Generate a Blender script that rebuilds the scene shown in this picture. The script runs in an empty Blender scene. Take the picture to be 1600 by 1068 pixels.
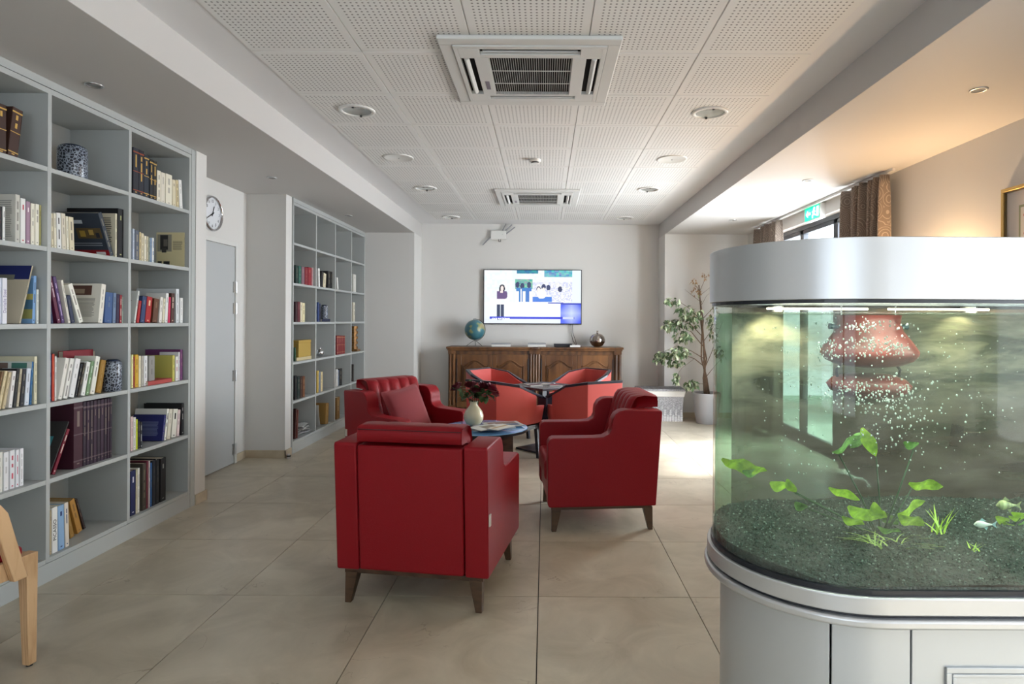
import bpy, math, random
from mathutils import Vector, Matrix
random.seed(7)
R = math.radians
SC = bpy.context.scene
C = SC.collection

# ------------------------------------------------------------------ camera, world, light
F, CX, CY, ROLL, H = 945.77, 851.48, 500.1, .0052, 1.3647      # measured from the photograph (1600 x 1068)
cam_d = bpy.data.cameras.new('camera'); cam = bpy.data.objects.new('camera', cam_d); C.objects.link(cam)
cam_d.sensor_width = 36; cam_d.lens = F / 1600 * 36
cam_d.shift_x = -(CX - 800) / 1600; cam_d.shift_y = -(534 - CY) / 1600
cam_d.clip_start = .05
cam.matrix_world = Matrix.Translation((0, 0, H)) @ Matrix.Rotation(R(90), 4, 'X') @ Matrix.Rotation(ROLL, 4, 'Z')
SC.camera = cam

w = bpy.data.worlds.new('world'); SC.world = w; w.use_nodes = True
bg = w.node_tree.nodes['Background']; bg.inputs[0].default_value = (.80, .90, 1, 1); bg.inputs[1].default_value = 2.2

def area(name, loc, rot, sx, sy, power, col):
    d = bpy.data.lights.new(name, 'AREA'); d.shape = 'RECTANGLE'; d.size = sx; d.size_y = sy
    d.energy = power; d.color = col
    o = bpy.data.objects.new(name, d); C.objects.link(o); o.location = loc; o.rotation_euler = rot
    return o
area('daylight_garden_door', (4.3, 6.2, 1.9), (R(90), 0, R(90)), 5.5, 3.2, 620, (.87, .94, 1))
area('daylight_side_window', (3.5, -.3, 1.5), (R(90), 0, R(90)), 2.6, 2.0, 58, (.92, .96, 1))
area('daylight_rear_window', (-.5, -3.1, 1.6), (R(-90), 0, 0), 2.4, 2.0, 40, (.97, .98, 1))
sun_d = bpy.data.lights.new('sun', 'SUN'); sun_d.energy = 5.5; sun_d.angle = R(9); sun_d.color = (1, .98, .95)
sun = bpy.data.objects.new('sun', sun_d); C.objects.link(sun); sun.location = (8, 6, 12)
sun.rotation_euler = Vector((-.60, -.11, -.80)).to_track_quat('-Z', 'Y').to_euler()

SC.view_settings.view_transform = 'Standard'; SC.view_settings.look = 'None'
SC.view_settings.gamma = 1; SC.view_settings.use_curve_mapping = False
SC.view_settings.exposure = 1.1
SC.cycles.max_bounces = 10; SC.cycles.diffuse_bounces = 5; SC.cycles.glossy_bounces = 4
SC.cycles.transmission_bounces = 8; SC.cycles.transparent_max_bounces = 24
SC.cycles.caustics_reflective = False; SC.cycles.caustics_refractive = False
SC.cycles.sample_clamp_indirect = 6

# ------------------------------------------------------------------ helpers
def at(px, py, X=None, Y=None, Z=None):
    u = (px - CX) / F; v = (py - CY) / F; c, s = math.cos(ROLL), math.sin(ROLL)
    a, b = c * u + s * v, -(-s * u + c * v)
    if X is not None: Y = X / a
    elif Z is not None: Y = (Z - H) / b
    return Vector((a * Y, Y, H + b * Y))

class MB:
    def __init__(s): s.v = []; s.f = []; s.m = []
    def add(s, vs, fs, mi=0, M=None):
        n = len(s.v)
        for v in vs:
            v = Vector(v)
            s.v.append(tuple(M @ v) if M is not None else tuple(v))
        for f in fs: s.f.append(tuple(i + n for i in f)); s.m.append(mi)
        return s
    def box(s, x0, x1, y0, y1, z0, z1, mi=0, M=None):
        vs = [(x, y, z) for z in (z0, z1) for y in (y0, y1) for x in (x0, x1)]
        return s.add(vs, [(0, 2, 3, 1), (4, 5, 7, 6), (0, 1, 5, 4), (1, 3, 7, 5), (3, 2, 6, 7), (2, 0, 4, 6)], mi, M)
    def taper(s, p0, a0, p1, a1, mi=0, M=None):     # square post from p0 (half width a0) to p1 (a1)
        vs = []
        for p, a in ((p0, a0), (p1, a1)):
            if not isinstance(a, tuple): a = (a, a)
            for dx, dy in ((-1, -1), (1, -1), (1, 1), (-1, 1)): vs.append((p[0] + dx * a[0], p[1] + dy * a[1], p[2]))
        return s.add(vs, [(3, 2, 1, 0), (4, 5, 6, 7), (0, 1, 5, 4), (1, 2, 6, 5), (2, 3, 7, 6), (3, 0, 4, 7)], mi, M)
    def prism(s, pts, h0, h1, axis='z', mi=0, M=None):
        n = len(pts)
        def mk(p, h): return {'z': (p[0], p[1], h), 'x': (h, p[0], p[1]), 'y': (p[0], h, p[1])}[axis]
        vs = [mk(p, h0) for p in pts] + [mk(p, h1) for p in pts]
        fs = [tuple(range(n))[::-1], tuple(range(n, 2 * n))] + [(i, (i + 1) % n, n + (i + 1) % n, n + i) for i in range(n)]
        return s.add(vs, fs, mi, M)
    def tube(s, pts, r, n=8, mi=0, M=None, cap=True):
        pts = [Vector(p) for p in pts]; rs = r if isinstance(r, (list, tuple)) else [r] * len(pts)
        vs = []; prev = None
        for i, p in enumerate(pts):
            t = (pts[min(i + 1, len(pts) - 1)] - pts[max(i - 1, 0)])
            t = t.normalized() if t.length > 1e-9 else Vector((0, 0, 1))
            if prev is None: prev = t.orthogonal().normalized()
            a = (prev - t * prev.dot(t)); a = a.normalized() if a.length > 1e-6 else t.orthogonal().normalized()
            prev = a; b = t.cross(a)
            for k in range(n):
                q = 2 * math.pi * k / n; vs.append(p + (a * math.cos(q) + b * math.sin(q)) * rs[i])
        fs = []
        for i in range(len(pts) - 1):
            for k in range(n): fs.append((i * n + k, i * n + (k + 1) % n, (i + 1) * n + (k + 1) % n, (i + 1) * n + k))
        if cap: fs += [tuple(range(n))[::-1], tuple(range((len(pts) - 1) * n, len(pts) * n))]
        return s.add(vs, fs, mi, M)
    def lathe(s, prof, n=24, mi=0, M=None):
        vs = []; m = len(prof)
        for k in range(n):
            q = 2 * math.pi * k / n
            for r, z in prof: vs.append((r * math.cos(q), r * math.sin(q), z))
        fs = [(k * m + i, ((k + 1) % n) * m + i, ((k + 1) % n) * m + i + 1, k * m + i + 1) for k in range(n) for i in range(m - 1)]
        return s.add(vs, fs, mi, M)
    def sphere(s, c, r, n=10, m=6, mi=0, sq=(1, 1, 1), M=None):
        prof = [(math.sin(math.pi * i / m) * r, -math.cos(math.pi * i / m) * r) for i in range(m + 1)]
        T = Matrix.Translation(c) @ Matrix.Diagonal((*sq, 1))
        return s.lathe(prof, n, mi, T if M is None else M @ T)
    def grid(s, fn, nu, nv, mi=0, M=None, wrap=False):
        vs = [fn(i / nu, j / nv) for j in range(nv + 1) for i in range(nu + 1)]
        fs = [(j * (nu + 1) + i, j * (nu + 1) + i + 1, (j + 1) * (nu + 1) + i + 1, (j + 1) * (nu + 1) + i) for j in range(nv) for i in range(nu)]
        return s.add(vs, fs, mi, M)
    def build(s, name, mats, parent=None, smooth=False, bevel=0, seg=2, solid=0, sub=0, weld=False):
        me = bpy.data.meshes.new(name); me.from_pydata(s.v, [], s.f)
        if not isinstance(mats, (list, tuple)): mats = [mats]
        for m in mats: me.materials.append(m)
        me.polygons.foreach_set('material_index', s.m)
        if smooth: me.polygons.foreach_set('use_smooth', [True] * len(s.f))
        me.validate(); me.update()
        o = bpy.data.objects.new(name, me); C.objects.link(o)
        if parent is not None: o.parent = parent
        if weld: md = o.modifiers.new('w', 'WELD'); md.merge_threshold = 1e-5
        if solid: md = o.modifiers.new('s', 'SOLIDIFY'); md.thickness = solid; md.offset = 0
        if bevel:
            md = o.modifiers.new('b', 'BEVEL'); md.width = bevel; md.segments = seg; md.limit_method = 'ANGLE'; md.angle_limit = R(35)
            me.polygons.foreach_set('use_smooth', [True] * len(me.polygons)); md.harden_normals = True
        if sub: md = o.modifiers.new('u', 'SUBSURF'); md.levels = sub; md.render_levels = sub
        return o

def tag(o, label=None, cat=None, group=None, kind=None):
    if label: o['label'] = label
    if cat: o['category'] = cat
    if group: o['group'] = group
    if kind: o['kind'] = kind
    return o
def empty(name, loc=(0, 0, 0), rz=0, label=None, cat=None, group=None):
    o = bpy.data.objects.new(name, None); C.objects.link(o); o.empty_display_size = .1
    o.location = loc; o.rotation_euler = (0, 0, rz)
    return tag(o, label, cat, group)
def kids(o): return [c for c in bpy.data.objects if c.parent == o]
def copy_tree(o, loc=None, rz=None, parent=None, label=None):
    c = o.copy(); C.objects.link(c)
    if parent is not None: c.parent = parent
    if loc is not None: c.location = loc
    if rz is not None: c.rotation_euler = (0, 0, rz)
    if label: c['label'] = label
    for k in kids(o): copy_tree(k, parent=c)
    return c
def text(body, size, M, mat, parent, name='lettering', align='CENTER', ext=.0003):
    d = bpy.data.curves.new(name, 'FONT'); d.body = body; d.size = size; d.align_x = align; d.align_y = 'CENTER'; d.extrude = ext
    d.materials.append(mat); d.resolution_u = 3
    tmp = bpy.data.objects.new(name, d); C.objects.link(tmp); dg = bpy.context.evaluated_depsgraph_get(); me = bpy.data.meshes.new_from_object(tmp.evaluated_get(dg))
    bpy.data.objects.remove(tmp); o = bpy.data.objects.new(name, me); C.objects.link(o); o.parent = parent; o.matrix_local = M
    return o
def basis(loc, right, up):
    r = Vector(right).normalized(); u = Vector(up).normalized(); n = r.cross(u)
    M = Matrix((r, u, n)).transposed().to_4x4(); M.translation = loc; return M

def s2l(c):
    return tuple(((x / 255 + .055) / 1.055) ** 2.4 if x > 10 else x / 255 / 12.92 for x in c) + (1,)
MATS = {}
def mat(name, col, rough=.5, metal=0, coat=0, bump=0, bscale=50, var=0, vscale=8, emit=0, spec=.5, stretch=(1, 1, 1), sheen=0):
    """col: linear rgb albedo. bump = fine relief, var = colour variation"""
    if name in MATS: return MATS[name]
    m = bpy.data.materials.new(name); m.use_nodes = True; nt = m.node_tree; b = nt.nodes['Principled BSDF']
    c = tuple(col[:3]) + (1,)
    b.inputs['Base Color'].default_value = c; b.inputs['Roughness'].default_value = rough
    b.inputs['Metallic'].default_value = metal; b.inputs['Coat Weight'].default_value = coat
    b.inputs['Specular IOR Level'].default_value = spec
    if sheen: b.inputs['Sheen Weight'].default_value = sheen
    if emit: b.inputs['Emission Color'].default_value = c; b.inputs['Emission Strength'].default_value = emit
    if bump or var:
        tc = nt.nodes.new('ShaderNodeTexCoord'); mp = nt.nodes.new('ShaderNodeMapping'); mp.inputs['Scale'].default_value = stretch
        nt.links.new(tc.outputs['Object'], mp.inputs[0])
    if var:
        n = nt.nodes.new('ShaderNodeTexNoise'); n.inputs['Scale'].default_value = vscale; n.inputs['Detail'].default_value = 5
        nt.links.new(mp.outputs[0], n.inputs['Vector'])
        r = nt.nodes.new('ShaderNodeValToRGB'); r.color_ramp.elements[0].position = .3; r.color_ramp.elements[1].position = .7
        r.color_ramp.elements[0].color = tuple(x * (1 - var) for x in c[:3]) + (1,)
        r.color_ramp.elements[1].color = tuple(min(1, x * (1 + var)) for x in c[:3]) + (1,)
        nt.links.new(n.outputs[0], r.inputs[0]); nt.links.new(r.outputs[0], b.inputs['Base Color'])
    if bump:
        n = nt.nodes.new('ShaderNodeTexNoise'); n.inputs['Scale'].default_value = bscale; n.inputs['Detail'].default_value = 3
        nt.links.new(mp.outputs[0], n.inputs['Vector'])
        bp = nt.nodes.new('ShaderNodeBump'); bp.inputs['Strength'].default_value = bump; bp.inputs['Distance'].default_value = .01
        nt.links.new(n.outputs[0], bp.inputs['Height']); nt.links.new(bp.outputs[0], b.inputs['Normal'])
    MATS[name] = m; return m
def colmat(rgb255, rough=.55, spec=.4):
    k = 'print_%d_%d_%d' % tuple(rgb255)
    return mat(k, s2l(rgb255), rough, spec=spec)

def wood(name, c1, c2, rough=.4, scale=3, axis=(1, 1, 12), coat=0, wave=.35):
    m = bpy.data.materials.new(name); m.use_nodes = True; nt = m.node_tree; b = nt.nodes['Principled BSDF']
    tc = nt.nodes.new('ShaderNodeTexCoord'); mp = nt.nodes.new('ShaderNodeMapping'); mp.inputs['Scale'].default_value = axis
    nz = nt.nodes.new('ShaderNodeTexNoise'); nz.inputs['Scale'].default_value = scale; nz.inputs['Detail'].default_value = 6; nz.inputs['Distortion'].default_value = .6
    wv = nt.nodes.new('ShaderNodeTexWave'); wv.inputs['Scale'].default_value = scale * .8; wv.inputs['Distortion'].default_value = 5; wv.inputs['Detail'].default_value = 3
    mx = nt.nodes.new('ShaderNodeMath'); mx.operation = 'MULTIPLY_ADD'; mx.inputs[1].default_value = wave
    r = nt.nodes.new('ShaderNodeValToRGB'); r.color_ramp.elements[0].position = .35; r.color_ramp.elements[1].position = .85
    r.color_ramp.elements[0].color = (*c1, 1); r.color_ramp.elements[1].color = (*c2, 1)
    L = nt.links.new
    L(tc.outputs['Object'], mp.inputs[0]); L(mp.outputs[0], nz.inputs['Vector']); L(mp.outputs[0], wv.inputs['Vector'])
    L(wv.outputs['Fac'], mx.inputs[0]); L(nz.outputs[0], mx.inputs[2]); L(mx.outputs[0], r.inputs[0]); L(r.outputs[0], b.inputs['Base Color'])
    b.inputs['Roughness'].default_value = rough; b.inputs['Coat Weight'].default_value = coat
    return m

PLASTER = mat('wall_paint', (.66, .65, .63), .75, bump=.05, bscale=180, spec=.3)
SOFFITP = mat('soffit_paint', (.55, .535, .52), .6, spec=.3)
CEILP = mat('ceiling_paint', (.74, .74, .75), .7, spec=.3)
CASE = mat('grey_lacquer', (.43, .45, .445), .42, spec=.4)
RED = mat('red_leather', (.255, .007, .013), .42, bump=.12, bscale=220, spec=.24)
REDTUB = mat('coral_red_leather', (.50, .085, .075), .38, bump=.08, bscale=220, spec=.4)
REDCLOTH = mat('red_cloth', (.22, .018, .024), .85, bump=.3, bscale=300, sheen=.3)
BLACK = mat('black_lacquer', (.010, .012, .022), .34)
BLACKM = mat('black_plastic', (.015, .015, .017), .5)
WALNUT = wood('dark_walnut', (.035, .018, .010), (.085, .045, .024), .4)
BEECH = wood('beech_wood', (.46, .27, .13), (.62, .40, .22), .42, scale=6, axis=(6, 6, 1))
OAK = wood('antique_walnut', (.055, .020, .006), (.24, .105, .034), .34, scale=3, axis=(1.6, 1, .5), coat=.15, wave=.06)
OAKD = wood('antique_walnut_dark', (.04, .016, .006), (.14, .06, .02), .36, scale=4, axis=(1, 1, 1))
STEEL = mat('brushed_steel', (.55, .55, .55), .3, metal=1)
CHROME = mat('chrome', (.75, .75, .77), .08, metal=1)
WHITEP = mat('white_plastic', (.72, .72, .70), .4)
PAGE = mat('page_edges', (.66, .60, .48), .9)
PAGEO = mat('old_page_edges', (.45, .32, .15), .9)

def marble(name, base, dark, vein, rough=.3, rnd=True):
    m = bpy.data.materials.new(name); m.use_nodes = True; nt = m.node_tree; b = nt.nodes['Principled BSDF']; L = nt.links.new
    tc = nt.nodes.new('ShaderNodeTexCoord'); oi = nt.nodes.new('ShaderNodeObjectInfo')
    mul = nt.nodes.new('ShaderNodeMath'); mul.operation = 'MULTIPLY'; mul.inputs[1].default_value = 37.0
    add = nt.nodes.new('ShaderNodeVectorMath'); add.operation = 'ADD'
    L(oi.outputs['Random'], mul.inputs[0]); L(tc.outputs['Object'], add.inputs[0]); L(mul.outputs[0], add.inputs[1])
    n1 = nt.nodes.new('ShaderNodeTexNoise'); n1.inputs['Scale'].default_value = 3.2; n1.inputs['Detail'].default_value = 7; n1.inputs['Roughness'].default_value = .6; n1.inputs['Distortion'].default_value = .8
    L(add.outputs[0], n1.inputs['Vector'])
    r1 = nt.nodes.new('ShaderNodeValToRGB'); r1.color_ramp.elements[0].position = .32; r1.color_ramp.elements[1].position = .66
    r1.color_ramp.elements[0].color = (*dark, 1); r1.color_ramp.elements[1].color = (*base, 1); L(n1.outputs[0], r1.inputs[0])
    n2 = nt.nodes.new('ShaderNodeTexNoise'); n2.inputs['Scale'].default_value = 2.6; n2.inputs['Detail'].default_value = 5; n2.inputs['Distortion'].default_value = 1.5
    L(add.outputs[0], n2.inputs['Vector'])
    s_ = nt.nodes.new('ShaderNodeMath'); s_.operation = 'SUBTRACT'; s_.inputs[1].default_value = .5; L(n2.outputs[0], s_.inputs[0])
    ab = nt.nodes.new('ShaderNodeMath'); ab.operation = 'ABSOLUTE'; L(s_.outputs[0], ab.inputs[0])
    lt = nt.nodes.new('ShaderNodeMapRange'); lt.inputs[1].default_value = 0; lt.inputs[2].default_value = .009; lt.inputs[3].default_value = 1; lt.inputs[4].default_value = 0
    L(ab.outputs[0], lt.inputs[0])
    n3 = nt.nodes.new('ShaderNodeTexNoise'); n3.inputs['Scale'].default_value = 4; L(add.outputs[0], n3.inputs['Vector'])
    g = nt.nodes.new('ShaderNodeMapRange'); g.inputs[1].default_value = .55; g.inputs[2].default_value = .7; g.inputs[3].default_value = 0; g.inputs[4].default_value = .6
    L(n3.outputs[0], g.inputs[0])
    pm = nt.nodes.new('ShaderNodeMath'); pm.operation = 'MULTIPLY'; L(lt.outputs[0], pm.inputs[0]); L(g.outputs[0], pm.inputs[1])
    mx = nt.nodes.new('ShaderNodeMix'); mx.data_type = 'RGBA'; L(pm.outputs[0], mx.inputs[0]); L(r1.outputs[0], mx.inputs[6]); mx.inputs[7].default_value = (*vein, 1)
    L(mx.outputs[2], b.inputs['Base Color']); b.inputs['Roughness'].default_value = rough
    return m
TILE = marble('beige_stone_tile', (.55, .49, .385), (.40, .35, .265), (.17, .12, .08), .33)
SKIRT = marble('beige_stone_skirting', (.58, .50, .37), (.46, .38, .27), (.3, .2, .12), .4)
GROUT = mat('grey_grout', (.04, .038, .036), .9)

# ------------------------------------------------------------------ the room
XL, XR, YB, ZC, ZS = -1.85, 1.69, 9.04, 2.797, 2.59
XW, XRW = -2.94, 2.86
Y0 = -2.6
fl = MB().box(-3.1, 3.06, Y0 - .2, 9.2, -.12, -.006).build('floor', GROUT); tag(fl, kind='structure')
tx, ty, T = -2.274, 2.9905, .7495
meshes = {}
for i in range(-2, 8):
    for j in range(-8, 9):
        x0, x1 = max(tx + i * T, XW), min(tx + (i + 1) * T, XRW); y0, y1 = max(ty + j * T, Y0), min(ty + (j + 1) * T, YB)
        if x1 - x0 < .03 or y1 - y0 < .03: continue
        k = (round(x1 - x0, 3), round(y1 - y0, 3)); g = .0018
        if k not in meshes:
            o = MB().taper((k[0] / 2, k[1] / 2, -.008), (k[0] / 2 - g, k[1] / 2 - g), (k[0] / 2, k[1] / 2, 0), (k[0] / 2 - g - .0006, k[1] / 2 - g - .0006)).build('tile', TILE)
            meshes[k] = o.data
        else:
            o = bpy.data.objects.new('tile', meshes[k]); C.objects.link(o)
        o.parent = fl; o.location = (x0, y0, 0)

ce = MB()
ce.box(-1.85, 1.69, Y0, 9.04, ZC + .004, 3.0)
ce.box(-1.85, -1.575, Y0, 9.04, ZC - .001, ZC + .02); ce.box(1.415, 1.69, Y0, 9.04, ZC - .001, ZC + .02); ce.box(-1.575, 1.415, 8.60, 9.04, ZC - .001, ZC + .02)
ce = ce.build('ceiling', CEILP); tag(ce, kind='structure')

def perf():
    m = bpy.data.materials.new('perforated_tile'); m.use_nodes = True; nt = m.node_tree; b = nt.nodes['Principled BSDF']; L = nt.links.new
    tc = nt.nodes.new('ShaderNodeTexCoord'); sp = nt.nodes.new('ShaderNodeSeparateXYZ'); L(tc.outputs['Object'], sp.inputs[0])
    def M(op, a, bb=None, c=None):
        n = nt.nodes.new('ShaderNodeMath'); n.operation = op
        for i, x in enumerate((a, bb, c)):
            if x is None: continue
            if isinstance(x, (int, float)): n.inputs[i].default_value = x
            else: L(x, n.inputs[i])
        return n.outputs[0]
    S = .0265
    def cell(o): return M('SUBTRACT', M('FRACT', M('ADD', M('DIVIDE', o, S), 100)), .5)
    fx, fy = cell(sp.outputs[0]), cell(sp.outputs[1])
    d = M('SQRT', M('ADD', M('MULTIPLY', fx, fx), M('MULTIPLY', fy, fy)))
    hole = M('LESS_THAN', d, .20)
    inx = M('LESS_THAN', M('ABSOLUTE', sp.outputs[0]), S * 10); iny = M('LESS_THAN', M('ABSOLUTE', sp.outputs[1]), S * 10)
    fac = M('MULTIPLY', M('MULTIPLY', hole, inx), iny)
    mx = nt.nodes.new('ShaderNodeMix'); mx.data_type = 'RGBA'; L(fac, mx.inputs[0]); mx.inputs[6].default_value = (.76, .76, .75, 1); mx.inputs[7].default_value = (.24, .24, .24, 1)
    L(mx.outputs[2], b.inputs['Base Color']); b.inputs['Roughness'].default_value = .7
    bp = nt.nodes.new('ShaderNodeBump'); bp.invert = True; bp.inputs['Distance'].default_value = .004; bp.inputs['Strength'].default_value = .4
    L(fac, bp.inputs['Height']); L(bp.outputs[0], b.inputs['Normal'])
    return m
PERF = perf(); cm = {}
for i in range(-1, 4):
    for j in range(-4, 10):
        xa, ya = -.985 + .6 * i, 2.628 + .6 * j
        x0, x1 = max(xa, -1.575), min(xa + .6, 1.415); y0, y1 = ya, min(ya + .6, 8.60)
        if y1 - y0 < .05: continue
        g = .004; k = (i == -1, round(y1 - y0, 2))
        if k not in cm:
            o = MB().taper((((x0 + x1) / 2 - xa - .3), ((y0 + y1) / 2 - ya - .3), .012), ((x1 - x0) / 2 - .001, (y1 - y0) / 2 - .001), (((x0 + x1) / 2 - xa - .3), ((y0 + y1) / 2 - ya - .3), 0), ((x1 - x0) / 2 - g, (y1 - y0) / 2 - g)).build('ceiling_tile', PERF)
            cm[k] = o.data
        else:
            o = bpy.data.objects.new('ceiling_tile', cm[k]); C.objects.link(o)
        o.parent = ce; o.location = (xa + .3, ya + .3, ZC - .006)

def struct(mb, name, m, **k): return tag(mb.build(name, m, **k), kind='structure')
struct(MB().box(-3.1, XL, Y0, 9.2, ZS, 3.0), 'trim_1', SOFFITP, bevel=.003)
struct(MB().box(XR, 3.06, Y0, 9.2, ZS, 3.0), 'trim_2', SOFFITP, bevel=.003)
wl = MB()
wl.box(-3.1, XW, Y0, 5.95, 0, ZS)
wl.box(XW, -2.555, 4.425, 4.56, 0, ZS)
wl.box(-3.1, -2.55, 5.95, 6.085, 0, ZS)
wl.box(-3.1, -2.935, 6.085, 8.55, 0, ZS)
struct(wl, 'wall_left', PLASTER)
wb = MB()
wb.box(-3.1, XL, 8.55, 9.2, 0, ZS); wb.box(XR, 3.06, 8.55, 9.2, 0, ZS); wb.box(XL, XR, YB, 9.2, 0, 3.0)
struct(wb, 'wall_back', PLASTER)
WY0, WY1, WZ1 = 5.30, 7.82, 2.46          # garden door opening
SY0, SY1 = -1.7, 1.1
wr = MB()
wr.box(XRW, 3.06, Y0, SY0, 0, ZS); wr.box(XRW, 3.06, SY0, SY1, 0, .5); wr.box(XRW, 3.06, SY0, SY1, 2.4, ZS); wr.box(XRW, 3.06, SY1, WY0, 0, ZS)
wr.box(XRW, 3.06, WY0, WY1, WZ1, ZS); wr.box(XRW, 3.06, WY1, 8.55, 0, ZS)
struct(wr, 'wall_right', PLASTER)
wf = MB()
wf.box(-3.1, -1.7, Y0 - .2, Y0, 0, 3.0); wf.box(.8, 3.06, Y0 - .2, Y0, 0, 3.0); wf.box(-1.7, .8, Y0 - .2, Y0, 2.5, 3.0); wf.box(-1.7, .8, Y0 - .2, Y0, 0, .5)
struct(wf, 'wall_front', PLASTER)
struct(MB().box(3.06, 9, -8, 12, -.3, -.1), 'outside_ground', mat('pale_paving', (.6, .6, .58), .8))

GLASS = bpy.data.materials.new('window_glass'); GLASS.use_nodes = True
nt = GLASS.node_tree; nt.nodes.remove(nt.nodes['Principled BSDF'])
tr = nt.nodes.new('ShaderNodeBsdfTransparent'); gl = nt.nodes.new('ShaderNodeBsdfGlossy'); gl.inputs['Roughness'].default_value = .02
fr = nt.nodes.new('ShaderNodeFresnel'); fr.inputs[0].default_value = 1.3; mxs = nt.nodes.new('ShaderNodeMixShader')
ge = nt.nodes.new('ShaderNodeNewGeometry'); bf = nt.nodes.new('ShaderNodeMath'); bf.operation = 'SUBTRACT'; bf.inputs[0].default_value = 1; nt.links.new(ge.outputs['Backfacing'], bf.inputs[1])
fm = nt.nodes.new('ShaderNodeMath'); fm.operation = 'MULTIPLY'; nt.links.new(fr.outputs[0], fm.inputs[0]); nt.links.new(bf.outputs[0], fm.inputs[1])
nt.links.new(fm.outputs[0], mxs.inputs[0]); nt.links.new(tr.outputs[0], mxs.inputs[1]); nt.links.new(gl.outputs[0], mxs.inputs[2]); nt.links.new(mxs.outputs[0], nt.nodes['Material Output'].inputs[0])
FRAME = mat('dark_grey_aluminium', (.035, .04, .05), .4)
def window(name, axis, fixed, a0, a1, z0, z1, n, mid=None):
    e = empty(name); e['kind'] = 'structure'
    def bx(mb, p0, p1, q0, q1, d0, d1):
        if axis == 'x': mb.box(fixed + d0, fixed + d1, p0, p1, q0, q1)
        else: mb.box(p0, p1, fixed + d0, fixed + d1, q0, q1)
    f = MB(); t = .05
    bx(f, a0, a1, z1 - t, z1, -.04, .04); bx(f, a0, a1, z0, z0 + t, -.04, .04); bx(f, a0, a0 + t, z0, z1, -.04, .04); bx(f, a1 - t, a1, z0, z1, -.04, .04)
    f.build('window_frame', FRAME, e, bevel=.004)
    wd = (a1 - a0 - 2 * t) / n
    for i in range(n):
        s = MB(); b0 = a0 + t + i * wd; b1 = b0 + wd; u = .045
        bx(s, b0, b1, z1 - t - u, z1 - t, -.03, .03); bx(s, b0, b1, z0 + t, z0 + t + u, -.03, .03); bx(s, b0, b0 + u, z0 + t, z1 - t, -.03, .03); bx(s, b1 - u, b1, z0 + t, z1 - t, -.03, .03)
        sh = s.build('sash', FRAME, e, bevel=.003)
        g = MB(); bx(g, b0 + u, b1 - u, z0 + t + u, z1 - t - u, -.004, .004); g.build('pane', GLASS, sh)
    return e
window('window_1', 'x', 2.98, WY0, WY1, 0, WZ1, 3)
window('window_2', 'x', 2.98, SY0, SY1, .5, 2.4, 2)
window('window_3', 'y', Y0 - .1, -1.7, .8, .5, 2.5, 3)

bh = .075
def bb(name, boxes):
    m = MB()
    for b in boxes: m.box(*b, 0, bh)
    struct(m, name, SKIRT, bevel=.002)
bb('baseboard_left', [(XW, XW + .012, 5.74, 5.95), (XW, -2.538, 5.938, 5.95), (-2.55, -2.538, 5.938, 6.085), (-2.555, -2.543, 4.425, 4.56), (XW, -2.543, 4.56, 4.572)])
bb('baseboard_back', [(-2.5, XL, 8.538, 8.55), (XL, XL + .012, 8.538, YB), (XL, XR, YB - .012, YB), (XR - .012, XR, 8.538, YB), (XR, XRW, 8.538, 8.55)])
bb('baseboard_right', [(XRW - .012, XRW, SY1, WY0), (XRW - .012, XRW, WY1, 8.538), (XRW - .012, XRW, Y0, SY1)])

# door on the left
d = empty('door_1'); d['kind'] = 'structure'
DOORG = mat('door_grey', (.47, .49, .50), .45)
MB().box(XW, XW + .018, 4.80, 5.70, .008, 2.035).build('door_leaf', DOORG, d, bevel=.002)
MB().box(XW, XW + .024, 5.706, 5.745, 0, 2.08).box(XW, XW + .024, 4.70, 5.706, 2.042, 2.08).box(XW, XW + .024, 4.70, 4.795, 0, 2.042).build('door_frame', mat('door_frame_white', (.66, .66, .64), .45), d, bevel=.002)
for z in (1.66, 1.46, .83, .14):
    h = MB().box(XW + .018, XW + .026, 5.665, 5.735, z - .05, z + .05); h.tube([(XW + .03, 5.703, z - .052), (XW + .03, 5.703, z + .052)], .009)
    h.build('hinge', STEEL, d)
MB().tube([(XW + .018, 4.9, 1.03), (XW + .07, 4.9, 1.03), (XW + .07, 5.02, 1.03)], .009).build('door_handle', STEEL, d, smooth=True)

# ------------------------------------------------------------------ bookcases
RZ = [2.14, 1.73, 1.333, .925, .53, .122]
def bookcase(label, xf, xb, ys, yend0, yend1, topframe=ZS):
    e = empty('bookcase', (0, 0, 0), 0, label, 'bookcase')
    MB().box(xb, xb + .012, yend0, yend1, .0, topframe - .002).build('back_panel', CASE, e)
    for y in ys: MB().box(xb + .012, xf, y - .012, y + .012, .10, 2.545).build('upright', CASE, e, bevel=.001)
    for a, b in zip(ys[:-1], ys[1:]):
        for z in RZ: MB().box(xb + .012, xf - .001, a + .012, b - .012, z - .024, z).build('shelf', CASE, e, bevel=.001)
        MB().box(xb + .012, xf, a + .012, b - .012, 2.518, 2.545).build('top_board', CASE, e)
    MB().box(xf - .03, xf - .001, yend0, yend1, 0, .096).build('plinth', CASE, e)
    MB().box(xf - .03, xf, yend0, yend1, 2.549, topframe - .001).build('top_fascia', CASE, e)
    return e
LB = 'long grey built-in bookcase packed with books, nearest on the left wall'
ys1 = [3.124 - .613 * 4, 3.124 - .613 * 3, 3.124 - .613 * 2, 3.124 - .613, 3.124, 3.73, 4.362]
b1 = bookcase(LB, -2.56, -2.935, ys1, ys1[0] - .03, 4.40)
MB().box(-2.935, -2.558, 4.376, 4.42, 0, ZS - .002).build('end_panel', CASE, b1)
ys2 = [6.115, 6.73, 7.345, 7.96, 8.535]
b2 = bookcase('half-empty grey built-in bookcase beyond the door, four bays wide', -2.545, -2.93, ys2, 6.09, 8.545)
MB().box(-2.93, -2.535, 6.088, 6.103, 0, ZS - .002).build('end_panel', CASE, b2)

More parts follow.
